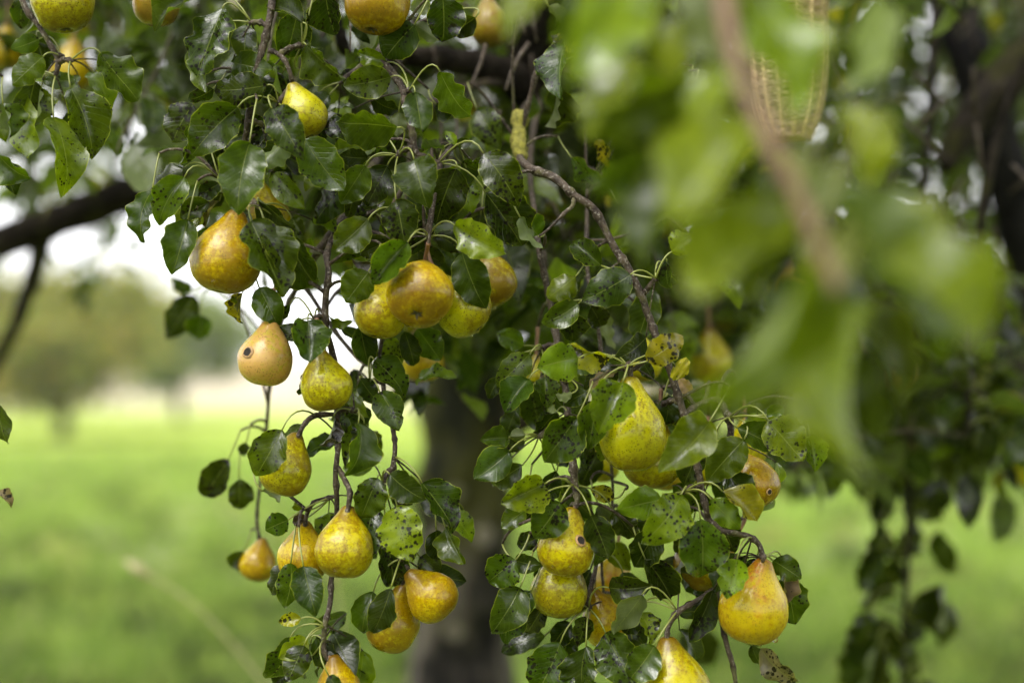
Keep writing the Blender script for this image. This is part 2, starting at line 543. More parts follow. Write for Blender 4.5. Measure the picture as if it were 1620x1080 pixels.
def branch(name, pts, mat=M_TWIG, sides=8, rough=0.12, nscale=90.0, sub=5, parent=None, collect=True, knots=0.0):
    path = catmull(pts, sub)
    if knots:
        path = [(p, r * (1 + (knots if (k % 7 == 3) else 0))) for k, (p, r) in enumerate(path)]
    mb = MB()
    sweep(mb, path, sides, rough * 1.5, nscale=nscale * 2)
    o = mb.build(name, mat, parent or pear_tree, path[0][0])
    if collect:
        for p, r in path: BR.append((p, o, r))
        for a, b in zip(path[:-1], path[1:]):
            BR.append((a[0].lerp(b[0], 0.5), o, b[1]))
    return o

# trunk: furrowed, flared at the root, moss on the upper part, grey bark below
def trunk_material():
    t = NT('trunk bark')
    co = t.objco()
    tc = t.n('ShaderNodeTexCoord')
    mp = t.n('ShaderNodeMapping'); t.put(mp.inputs['Scale'], (1, 1, 0.3)); t.put(mp.inputs['Vector'], co)
    n1 = t.noise(mp.outputs[0], 22, 5, 0.65)
    n2 = t.noise(co, 9, 3)
    n0 = t.noise(mp.outputs[0], 9, 3, 0.6)
    c = t.mix(t.ramp(t.math('ADD', t.math('MULTIPLY', n1, .45), t.math('MULTIPLY', n0, .55)), 0.42, 0.60), (0.006, 0.005, 0.004), (0.105, 0.090, 0.072))
    x = t.n('ShaderNodeSeparateXYZ'); t.put(x.inputs[0], tc.outputs['Object'])
    moss = t.math('MULTIPLY', t.ramp(t.math('ADD', x.outputs[2], t.math('MULTIPLY', n2, 0.7)), 1.20, 1.62), t.ramp(n1, 0.2, 0.5, 0.5, 0.95))
    c = t.mix(moss, c, t.mix(t.ramp(n0, .4, .6), (0.007, 0.008, 0.002), (0.045, 0.045, 0.006)))
    pl = t.ramp(t.voro(co, 6.5), 0.14, 0.20, 1.0, 0.0)
    c = t.mix(t.math('MULTIPLY', pl, 0.5), c, (0.24, 0.21, 0.17))
    return t.end(t.principled(c, 0.8, t.bump(n1, 1.0, 0.03), 0.15))
def make_trunk():
    mb = MB()
    pts = [(-0.135, 3.78, -0.05, .205), (-0.135, 3.78, .12, .168), (-0.135, 3.78, .5, .142), (-0.135, 3.77, .9, .128),
           (-0.125, 3.76, 1.25, .122), (-0.10, 3.75, 1.55, .120), (-0.07, 3.74, 1.8, .124), (-0.05, 3.73, 2.0, .135), (-0.04, 3.7, 2.2, .10)]
    path = catmull([(Vector(p[:3]), p[3]) for p in pts], 8)
    sweep(mb, path, 40, 0.26, nscale=8)
    o = mb.build('trunk', trunk_material(), pear_tree, BASE)
    return o
make_trunk()
V = Vector
CROTCH = V((-0.04, 3.70, 2.08))
limb = lambda pts, **k: branch('limb', pts, M_LIMB, 14, 0.2, 22.0, 6, **k)
# overhead limb that reaches over the camera side and carries the hanging branches
limb([(CROTCH, .085), (V((0.0, 2.9, 2.2)), .062), (P(880, 110, 2.0), .046), (P(850, 125, 1.80), .036), (P(775, -330, 1.62), .026), (P(600, -700, 1.45), .020), (P(430, -900, 1.35), .014)])
limb([(P(866, 128, 1.84), .034), (P(830, 132, 1.78), .027), (P(788, 112, 1.74), .019), (P(722, 94, 1.70), .0150), (P(655, 90, 1.66), .0125), (P(600, 93, 1.63), .009), (P(560, 98, 1.61), .008), (P(535, 40, 1.59), .007), (P(505, -90, 1.58), .006)])
# low left limb, dark and out of focus, with a branch that hangs from it
limb([(V((-0.1, 3.72, 1.86)), .075), (P(560, 330, 3.3), .060), (P(400, 280, 3.05), .046), (P(240, 297, 2.85), .037), (P(110, 342, 2.7), .034), (P(0, 382, 2.6), .032), (P(-160, 420, 2.5), .028), (P(-520, 470, 2.35), .022), (P(-900, 430, 2.2), .012)])
limb([(P(70, 358, 2.66), .020), (P(55, 430, 2.75), .016), (P(30, 500, 2.85), .015), (P(0, 560, 2.95), .014), (P(-40, 640, 3.0), .010)])
limb([(CROTCH, .07), (V((0.42, 3.2, 2.38)), .050), (V((0.70, 2.3, 2.45)), .036), (V((0.95, 1.8, 2.5)), .025), (V((1.15, 1.4, 2.5)), .015)])
limb([(V((-0.05, 3.72, 1.35)), .040), (P(850, 648, 3.55), .034), (P(920, 610, 3.35), .026), (P(1000, 560, 3.1), .018)])
limb([(P(880, 110, 2.0), .03), (V((0.25, 1.5, 2.3)), .026), (V((0.26, 1.0, 2.38)), .022), (V((0.22, 0.62, 2.25)), .016), (V((0.17, 0.60, 2.05)), .010)])

def tb(spec, **k):
    """spec: rows of px, py, z(cm), radius(px in the photo)"""
    s = FOCUS / FPX
    return branch('hanging_branch', [(F(x, y, z), r * s * .86) for x, y, z, r in spec], knots=0.32, **k)

tb([(770, -330, 33, 11), (600, -260, 12, 10), (500, -120, 4, 9), (440, -50, 2, 8), (428, 23, 0, 7), (418, 67, 0, 7), (408, 103, 0, 6.5), (399, 150, 1, 6), (391, 195, 1, 5.5), (386, 230, 2, 5), (370, 268, 2.5, 4.5), (347, 283, 2, 4)])
tb([(424, 80, 0, 5), (437, 84, 0, 4.6), (450, 95, -.5, 4.6), (459, 115, -.5, 4.2), (463, 134, 0, 4.6)])
tb([(430, -900, 6, 12), (150, -480, 6, 9), (0, -130, 5, 7), (35, 0, 4, 5.5), (62, 42, 4, 5.2), (86, 82, 4, 5), (92, 100, 4, 5), (88, 120, 4, 4)])
tb([(655, 88, 37, 8), (620, 60, 18, 8), (600, 84, 4, 7.5), (622, 117, 2, 7), (637, 140, 1, 7), (643, 167, 0, 7), (652, 207, 0, 6.6), (658, 240, 0, 6), (678, 252, 0, 6), (696, 258, 0, 5)])
tb([(850, 135, 50, 12), (770, 132, 42, 10), (688, 160, 32, 9), (622, 222, 20, 8.5), (590, 262, 14, 8.5), (552, 330, 10, 8), (512, 385, 9, 7), (478, 440, 10, 6), (450, 495, 12, 5), (441, 530, 14, 4), (426, 610, 18, 4), (423, 660, 20, 4), (414, 745, 20, 4), (407, 805, 20, 4), (407, 833, 20, 4), (412, 858, 20, 4)])
tb([(552, 330, 10, 6), (528, 372, 4, 6), (517, 403, 1, 6), (520, 433, 0, 6), (515, 473, 0, 6), (516, 517, 0, 6), (526, 560, 2, 6), (534, 610, 3, 5.6), (533, 657, 2, 5.5), (535, 707, 1, 5), (531, 747, 1, 5), (533, 800, 2, 5), (530, 860, 3.4, 5), (524, 920, 2, 5), (522, 955, 1, 5), (514, 990, 0, 5), (513, 1030, 0, 4.5), (526, 1052, 0, 4)])
tb([(535, 738, 1, 4), (546, 760, 0, 5), (554, 780, -1, 5), (551, 800, -1, 4.6), (549, 819, -1, 4)])
tb([(530, 785, 2, 4), (512, 789, 2, 4), (496, 795, 2, 4), (485, 815, 2.4, 4), (482, 842, 2.6, 4)])
tb([(532, 655, 2, 4), (500, 657, 1, 5), (483, 669, 0, 4.6), (470, 693, 0, 4)])
tb([(493, 397, 9, 4), (505, 399, 4, 4), (518, 401, 1, 4)], collect=False)
tb([(455, 430, 11, 4.2), (485, 458, 11, 4.5), (527, 520, 10, 4.5), (567, 567, 9, 4.2), (590, 580, 7, 4.4), (603, 590, 5, 4.5), (610, 635, 3, 4.5), (621, 675, 2, 4.5), (625, 707, 1, 4.5), (623, 738, 1, 4.5), (632, 775, 2, 4), (633, 850, 2, 4), (636, 884, 1, 4.5), (637, 910, 1, 4), (636, 936, 1, 4)])
tb([(624, 736, 1, 4), (610, 752, 0, 5), (606, 770, 0, 4.5), (604, 788, 0, 3.6)])
tb([(636, 884, 1, 4), (644, 896, 0, 3.6), (652, 908, -1, 3.4)])
tb([(880, 118, 55, 9), (850, 180, 35, 8), (838, 260, 20, 6.5), (845, 330, 10, 6), (853, 397, 6, 6), (863, 443, 6, 6), (876, 510, 6, 6), (886, 570, 4, 6), (895, 620, 3, 6.4), (899, 665, 2, 7), (906, 725, 0, 7.5), (909, 765, 0, 7), (913, 790, -.5, 5), (908, 812, -1, 3.5)])
tb([(850, 150, 50, 9), (822, 190, 28, 8.5), (820, 240, 12, 8), (837, 265, 3, 8), (877, 281, 1, 8), (908, 309, 0, 7.6), (940, 332, 0, 7.4), (970, 388, 0, 7), (993, 423, 0, 7), (1013, 463, 0, 7), (1028, 505, 0, 7), (1041, 540, 0, 7), (1058, 580, 0, 7.4), (1070, 617, 0, 7), (1082, 655, 0, 6.6), (1094, 700, 0, 6.4), (1104, 740, 0, 6.4), (1111, 778, 0, 6.4), (1120, 818, 0, 6), (1128, 870, 3, 5.4), (1132, 925, 4, 5.2), (1140, 975, 3, 5), (1150, 1020, 2, 5), (1160, 1055, 2, 4.6), (1168, 1110, 2, 4)])
tb([(908, 310, 0, 4), (906, 325, -.4, 4), (892, 338, -.6, 3.4), (868, 362, -.6, 2.2), (853, 374, -.6, 1.6)])
tb([(1046, 552, 0, 5), (1030, 562, -.5, 4.4), (1015, 575, -.8, 4.4), (1000, 584, -1, 4.4), (995, 566, -1.2, 5), (997, 590, -1, 5.2), (1000, 604, -1, 4)])
tb([(1120, 818, 0, 5), (1140, 838, -.5, 5), (1162, 843, -1, 5), (1185, 848, -1, 5.6), (1200, 860, -1, 5.4), (1206, 880, -1, 4.6), (1207, 894, -1, 4)])
tb([(1132, 930, 4, 5), (1110, 945, 2, 5), (1090, 957, 0, 5), (1074, 966, -1, 6), (1060, 985, -1, 5), (1055, 1005, -1, 4.6), (1058, 1024, -1, 4)])
tb([(1018, 467, 0, 4), (1026, 455, -.5, 5), (1037, 441, -1, 5.4)])
tb([(1082, 655, 0, 5), (1105, 640, 3, 5), (1135, 632, 3, 6), (1150, 655, 2, 7.4), (1156, 680, 2, 6), (1158, 712, 2, 4)])
tb([(930, 300, 12, 4), (928, 415, 9, 4), (940, 480, 8, 4.4), (950, 547, 8, 4), (958, 640, 8, 3.5), (966, 720, 8, 3), (968, 800, 8, 3), (945, 860, 7, 4), (942, 900, 6, 4.5), (928, 950, 4, 5), (922, 962, 4, 5)])
tb([(950, 850, 7, 3.4), (952, 900, 8, 3), (955, 938, 8, 3)])

tb([(0, -130, 5, 6), (-45, 100, 4, 5), (-30, 230, 3, 5), (-40, 400, 3, 4.5), (-34, 620, 3, 4), (-38, 790, 3, 3)])

# lichen-crusted stub above the arching branch
mb = MB(); sweep(mb, catmull([(F(822, 180, 13), .006), (F(823, 192, 12), .0085), (F(822, 203, 11.5), .0055), (F(821, 215, 11), .0075), (F(822, 235, 10), .0085), (F(824, 252, 9), .006)], 5), 12, 0.5, nscale=160)
mb.build('lichen_crust', M_LICHEN, pear_tree)

# foreground shoot close to the lens
FG = branch('hanging_branch', [(V((0.17, 0.60, 2.05)), .007), (P(1100, -330, .70), .0050), (P(1135, -60, .67), .0038), (P(1165, 95, .65), .0037), (P(1200, 190, .645), .0037), (P(1255, 295, .64), .0036), (P(1300, 400, .64), .0033), (P(1325, 460, .64), .0025)], M_SHOOT, knots=.15)
# out-of-focus hanging branch at the lower right
RB = branch('hanging_branch', [(V((0.70, 2.3, 2.45)), .010), (P(1475, 120, 2.15), .007), (P(1445, 500, 2.1), .006), (P(1440, 700, 2.1), .0055), (P(1436, 860, 2.08), .005), (P(1430, 1000, 2.08), .004), (P(1425, 1120, 2.06), .003)], M_LIMB, knots=.15)
RB2 = branch('hanging_branch', [(V((0.95, 1.8, 2.5)), .010), (P(1640, 60, 1.9), .007), (P(1560, 300, 1.88), .006), (P(1535, 560, 1.86), .005), (P(1530, 690, 1.85), .0035)], M_LIMB, knots=.15)

# ------------------------------------------------------------------ pears
PEARS = []                             # filled below: (cx, cy, z, radius px) for leaf depth
PROF = [(.045, 0), (.02, .10), (.004, .20), (.0, .32), (.035, .56), (.12, .82), (.23, .96), (.36, 1.02), (.49, .98), (.60, .86), (.70, .69), (.79, .52), (.87, .385), (.94, .285), (.985, .18), (1.0, 0)]
def profile(short):
    pts = [(Vector((a, r, 0)), 0) for a, r in PROF]
    return [p for p, _ in catmull(pts, 2)]

def nearest_branch(p):
    return min(BR, key=lambda b: (b[0] - p).length_squared)

def connect(p, d, name='twig', r0=.0016, r1=.0022):
    """a thin twig from p back to the nearest branch; d is the direction it leaves p"""
    q, ob, r = nearest_branch(p)
    dist = (q - p).length
    if dist < 0.004: return ob
    mid = p.lerp(q, 0.45) + d * dist * 0.3 + V((0, 0, dist * 0.12))
    mb = MB()
    sweep(mb, bez(q, mid, p, 7, r1, r0), 6, 0.15, nscale=200)
    mb.build(name, M_TWIG, ob, q)
    return ob

def pear(c, D, neck, mat, label, z=0.0, tilt=8, holes=(), drops=(), stalk_to=None, lean=0.0, ratio=None):
    cx, cy = c
    Y = FOCUS + z / 100
    s = Y / FPX
    C = P(cx, cy, Y)
    R0 = D * 0.5 * s
    v2 = RIGHT * (neck[0] - cx) - UP * (neck[1] - cy)
    d2 = v2.length
    v2 = v2 / d2
    tl = R(tilt)
    ax = (v2 * math.cos(tl) + FWD * math.sin(tl)).normalized()
    if ratio is None: ratio = max(1.24, min(1.5, d2 / (0.62 * D * max(.3, math.cos(tl)))))
    L = ratio * 2 * R0
    x = ax.orthogonal().normalized()
    y = ax.cross(x)
    root = empty('pear', C)
    tag(root, label, 'pear', 'pears hanging in the tree')
    prof = profile(0)
    seg = 36
    vs, uvs, fs = [], [], []
    g = random.Random(int(cx * 7 + cy))
    off = V((g.random() * 9, g.random() * 9, g.random() * 9))
    la = g.random() * 6.28
    ld = (x * math.cos(la) + y * math.sin(la)) * (lean or g.uniform(.01, .06))
    for p in prof:
        a, r = p.x, max(p.y, 0.0)
        for k in range(seg):
            th = 2 * math.pi * k / seg
            d = x * math.cos(th) + y * math.sin(th)
            q = ax * (a * 2 - .7) + d * r
            rr = r * R0 * (1 + 0.075 * noise.noise(q * 1.1 + off) + 0.03 * noise.noise(q * 2.6 + off))
            vs.append(C + ax * ((a - 0.385) * L) + d * rr + ld * L * max(0, a - .385) ** 2 * 1.6)
            uvs.append((k / seg, a))
    n = len(prof)
    for i in range(n - 1):
        for k in range(seg):
            b = i * seg + k; e = i * seg + (k + 1) % seg
            fs.append((b, e, e + seg, b + seg))
    mb = MB(); mb.add(vs, fs, uvs)
    mb.build('skin', PM[mat], root, C)
    top = C + ax * (.61 * L) + ld * L * .615 ** 2 * 1.6
    bot = C - ax * (.372 * L)
    # stalk
    if stalk_to:
        end = F(*stalk_to)
    else:
        q, ob, r = nearest_branch(top)
        if (q - top).length < 0.016: end = q
        else:
            end = top + ax * .014 + V((0, 0, .014))
    ctrl = top.lerp(end, .5) + ax * (end - top).length * .25
    mb = MB(); sweep(mb, bez(top - ax * .006, ctrl, end, 7, .0016, .0021), 8, 0.12, nscale=300)
    mb.build('stalk', M_STALK, root, top)
    connect(end, ax)
    # dried calyx: five curled sepals
    mb = MB()
    for k in range(5):
        th = 6.283 * k / 5 + g.random() * .5
        d = x * math.cos(th) + y * math.sin(th)
        e = ax.cross(d)
        r = R0 * .17
        b0 = bot + ax * .001
        mb.add([b0 - e * r * .3, b0 + e * r * .3, b0 + d * r * .7 + e * r * .22 - ax * r * .35, b0 + d * r * .7 - e * r * .22 - ax * r * .35, b0 + d * r * 1.25 - ax * r * (.2 + .4 * g.random())],
               [(0, 1, 2, 3), (3, 2, 4)])
    mb.build('calyx', M_CALYX, root, bot)
    # pits eaten into the skin
    for hx, hy, hr in holes:
        d2v = RIGHT * (hx - cx) * s - UP * (hy - cy) * s
        dd = min(.97, d2v.length / R0)
        nrm = (d2v / R0 - FWD * math.sqrt(1 - dd * dd)).normalized()
        hit = BVHTree.FromPolygons(vs, fs).ray_cast(C + nrm * .2, -nrm)
        ctr = hit[0]; nrm = hit[1] if hit[1].dot(nrm) > 0 else -hit[1]
        hx_, hy_ = nrm.orthogonal().normalized(), None
        hy_ = nrm.cross(hx_)
        rr = hr * s
        rings = [(1.6, -.2), (1.3, .08), (1.1, .10), (.95, .07), (.45, .05), (0.001, .05)]
        V_, F_, M_ = [], [], []
        for ri, (q, h) in enumerate(rings):
            for k in range(14):
                th = 6.283 * k / 14
                w = 1 + .2 * noise.noise(V((math.cos(th) * 1.5, math.sin(th) * 1.5, hx * .1)))
                V_.append(ctr + (hx_ * math.cos(th) + hy_ * math.sin(th)) * rr * q * w + nrm * (h * rr + .0010))
        for ri in range(len(rings) - 1):
            for k in range(14):
                a, b = ri * 14 + k, ri * 14 + (k + 1) % 14
                F_.append((a, b, b + 14, a + 14)); M_.append(0 if ri < 2 else 1)
        mb = MB(); mb.add(V_, F_); mb.mi = M_
        mb.build('wormhole', [M_LIP, M_HOLE], root, ctr)
    for dx, dy, dr in drops:
        d2v = RIGHT * (dx - cx) * s - UP * (dy - cy) * s
        dd = min(.99, d2v.length / R0)
        nrm = (d2v / R0 - FWD * math.sqrt(max(0, 1 - dd * dd))).normalized()
        pos = min((v for v in vs if (v - C).dot(FWD) < R0 * .15), key=lambda v: (px_of(v)[0] - dx) ** 2 + (px_of(v)[1] - dy) ** 2)
        rr = dr * s
        V_, F_ = [], []
        for i in range(7):
            ph = math.pi * i / 6
            for k in range(10):
                th = 6.283 * k / 10
                sag = -abs(math.cos(ph)) if math.cos(ph) < 0 else math.cos(ph) * 1.2
                V_.append(pos + V((math.sin(ph) * math.cos(th) * rr, math.sin(ph) * math.sin(th) * rr, sag * rr)))
        for i in range(6):
            for k in range(10):
                a, b = i * 10 + k, i * 10 + (k + 1) % 10
                F_.append((a, a + 10, b + 10, b))
        mb = MB(); mb.add(V_, F_)
        mb.build('droplet', M_DROP, root, pos)
    PEARS.append((cx, cy, z, D * .5))
    return root

pear((99, 2), 99, (88, -70), 'green', 'green speckled pear with a hanging water drop, cut off by the top left corner', 3, 4, drops=[(132, 41, 4)])
pear((248, 4), 74, (255, -55), 'olive', 'dull olive pear behind a ragged leaf at the top edge', 5, 0)
pear((597, 4), 102, (610, -70), 'gold', 'golden pear cut off by the top edge above a dark spotted leaf', 0, 12)
pear((480, 183), 74, (463, 135), 'green', 'small yellow pear with russet neck hanging under a forked twig', 0, 0, ratio=1.22)
pear((357, 411), 108, (372, 332), 'gold', 'large shiny golden pear half covered by leaves beside the open sky', 0, 6, drops=[(334, 447, 3.5), (374, 452, 3)])
pear((414, 348), 92, (402, 292), 'mixed', 'golden pear tucked behind the large shiny golden one', 7, 0)
pear((421, 568), 86, (429, 514), 'pale', 'pear with a black wormhole on its brownish cheek', 0, 8, holes=[(399, 557, 6.5)])
pear((516, 611), 80, (508, 556), 'green', 'yellow green speckled pear below the wormhole pear, near a thin vertical branch', -1, 3)
pear((602, 494), 84, (618, 434), 'mixed', 'russet pear at the outer end of the row of four touching pears', 1, 10)
pear((664, 466), 104, (668, 415), 'gold', 'plump golden pear with its dark calyx turned to the viewer', -3, 48, ratio=1.2, stalk_to=(678, 385, -3))
pear((732, 488), 88, (690, 438), 'green', 'greenish pear between the calyx pear and the pear behind a spotted leaf', 1.8, 8, drops=[(756, 524, 3.5), (748, 533, 3)])
pear((774, 446), 84, (748, 398), 'mixed', 'pear behind a hanging spotted leaf with a drop at its bottom', 6, 4, drops=[(782, 489, 4)])
pear((668, 572), 66, (658, 525), 'gold', 'out of focus golden pear hanging in front of the trunk', 26, 0)
pear((452, 744), 82, (465, 697), 'green', 'green freckled pear next to a round leaf, over the meadow', 0, 10)
pear((545, 869), 92, (548, 818), 'mixed', 'round ochre pear with droplets along its lower rim', -1, 12, drops=[(533, 902, 3), (556, 897, 2.5)])
pear((480, 882), 78, (481, 840), 'gold', 'ochre pear half hidden behind the round one with droplets', 2.6, 12)
pear((408, 892), 57, (412, 858), 'gold', 'small blurred orange pear hanging alone over the grass', 20, 3, ratio=1.2)
pear((621, 988), 84, (635, 935), 'mixed', 'greenish pear partly under two dark leaves next to the trunk', 1, 6, ratio=1.32)
pear((685, 944), 80, (652, 909), 'gold', 'yellow pear hanging sideways in front of the grey trunk', -1, 4, ratio=1.18)
pear((536, 1092), 72, (528, 1052), 'gold', 'golden pear top rising from the bottom edge under a leafy twig', 0, 4, ratio=1.3)
pear((1000, 686), 107, (999, 602), 'green', 'tall yellow pear with an orange neck and thick brown stalk', -1, 2, ratio=1.4)
pear((1030, 728), 90, (1040, 660), 'green', 'yellow green pear squeezed underneath the tall orange necked one', 4.2, 0)
pear((895, 868), 88, (907, 811), 'mixed', 'ochre pear with a round wormhole near its neck', -1, 4, holes=[(917, 850, 6)], drops=[(899, 896, 2.5), (874, 899, 2.5)])
pear((884, 933), 88, (893, 870), 'green', 'green yellow pear hanging just below the ochre one with a wormhole', 2.6, 0)
pear((958, 985), 76, (936, 930), 'gold', 'orange brown pear behind a pale upturned leaf', 6, 0)
pear((968, 918), 64, (975, 870), 'blush', 'peach coloured pear glimpsed above the orange brown one', 14, 0)
pear((1192, 764), 80, (1160, 712), 'gold', 'golden pear with a small dark pit at the edge of the leaf cluster', 1, 14, holes=[(1209, 773, 3.6)], drops=[(1222, 795, 3)])
pear((1183, 708), 62, (1178, 660), 'green', 'yellow pear blurred behind the golden one with a dark pit', 13, 0)
pear((1192, 964), 109, (1209, 893), 'blush', 'large red blushed yellow pear at the end of a drooping twig', -1, 3, drops=[(1226, 1016, 5)])
pear((1110, 895), 86, (1152, 860), 'mixed', 'pear mostly hidden behind a broad leaf, beside the blushed one', 6, 0)
pear((1068, 1094), 112, (1062, 1024), 'mixed', 'large pear cut by the bottom edge with a leaf along its shoulder', -1, 3, ratio=1.28)
pear((1016, 574), 62, (1012, 530), 'green', 'pale yellow pear behind the arching branch', 12, 0)
pear((1124, 574), 72, (1121, 524), 'green', 'blurred yellow pear behind the hazy foreground leaf', 48, 0)
pear((954, 736), 50, (952, 695), 'green', 'little yellow pear deep behind the tall orange necked pear', 16, 0)
pear((1052, 746), 60, (1060, 705), 'gold', 'orange pear peeping out beside the squeezed yellow green pear', 13, 0)
pear((1113, 742), 54, (1118, 700), 'green', 'yellow pear sliver behind the brown branch', 15, 0)
pear((846, 596), 44, (850, 560), 'green', 'yellow pear sliver behind the shiny leaves near the trunk', 14, 0)
pear((112, 112), 66, (118, 60), 'gold', 'blurred orange pear behind the leaf cluster at upper left', 48, 0)
pear((8, 82), 56, (12, 40), 'gold', 'blurred orange pear cut by the left edge', 50, 0)
pear((776, 42), 64, (770, -5), 'olive', 'blurred olive pear beside the dark limb near the top', 24, 0)
pear((580, 222), 58, (585, 180), 'gold', 'blurred golden pear deep among the upper leaves', 40, 0)
pear((1250, 460), 50, (1252, 420), 'gold', 'blurred orange pear behind the hazy foreground shoot', 70, 0)
pear((1420, 590), 52, (1424, 545), 'gold', 'blurred orange brown pear in the shaded right hand foliage', 80, 0)

# ------------------------------------------------------------------ spurs (knobbly nodes where leaf stalks meet)
NODES = []
for x, y, z in [(97, 90, 4), (88, 120, 4), (112, 96, 3), (398, 36, 0), (413, 197, 1), (440, 163, 0), (347, 283, 2), (410, 328, -2), (497, 505, 0), (630, 246, 0),
                (694, 258, 0), (722, 228, 2), (647, 145, 0), (678, 374, -1), (620, 330, 1), (907, 768, 0), (903, 600, 2), (852, 690, 2), (992, 578, -2),
                (1037, 441, -1), (1154, 660, 1), (1082, 778, -1), (1207, 884, -1.5), (500, 657, 1), (515, 990, 0), (512, 1012, 0), (606, 765, 0), (622, 722, 1),
                (634, 883, 0), (522, 787, 2), (1072, 966, -1), (931, 962, 2.5), (1156, 700, 1), (585, 605, 4), (857, 552, 5), (855, 602, 5), (473, 208, 1),
                (592, 335, 3), (540, 130, 4), (478, 72, 1), (1190, 850, -1), (560, 650, 2), (898, 655, 1), (940, 480, 6), (1048, 640, 2), (945, 870, 5), (700, 20, 6), (850, 110, 10)]:
    p = F(x, y, z)
    q, ob, r = nearest_branch(p)
    if (q - p).length > .003:
        mb = MB()
        m = q.lerp(p, .5) + V((0, 0, .004)) + V((noise.noise(p * 40) * .006, 0, 0))
        path = bez(q, m, p, 8, .0026, .0024)
        path = [(a, b * (1 + .35 * (k % 3 == 1))) for k, (a, b) in enumerate(path)]
        path.append((p + (p - m).normalized() * .003, .0012))
        sweep(mb, path, 8, .3, nscale=260)
        mb.build('spur', M_TWIG, ob, q)
    NODES.append((p, ob))

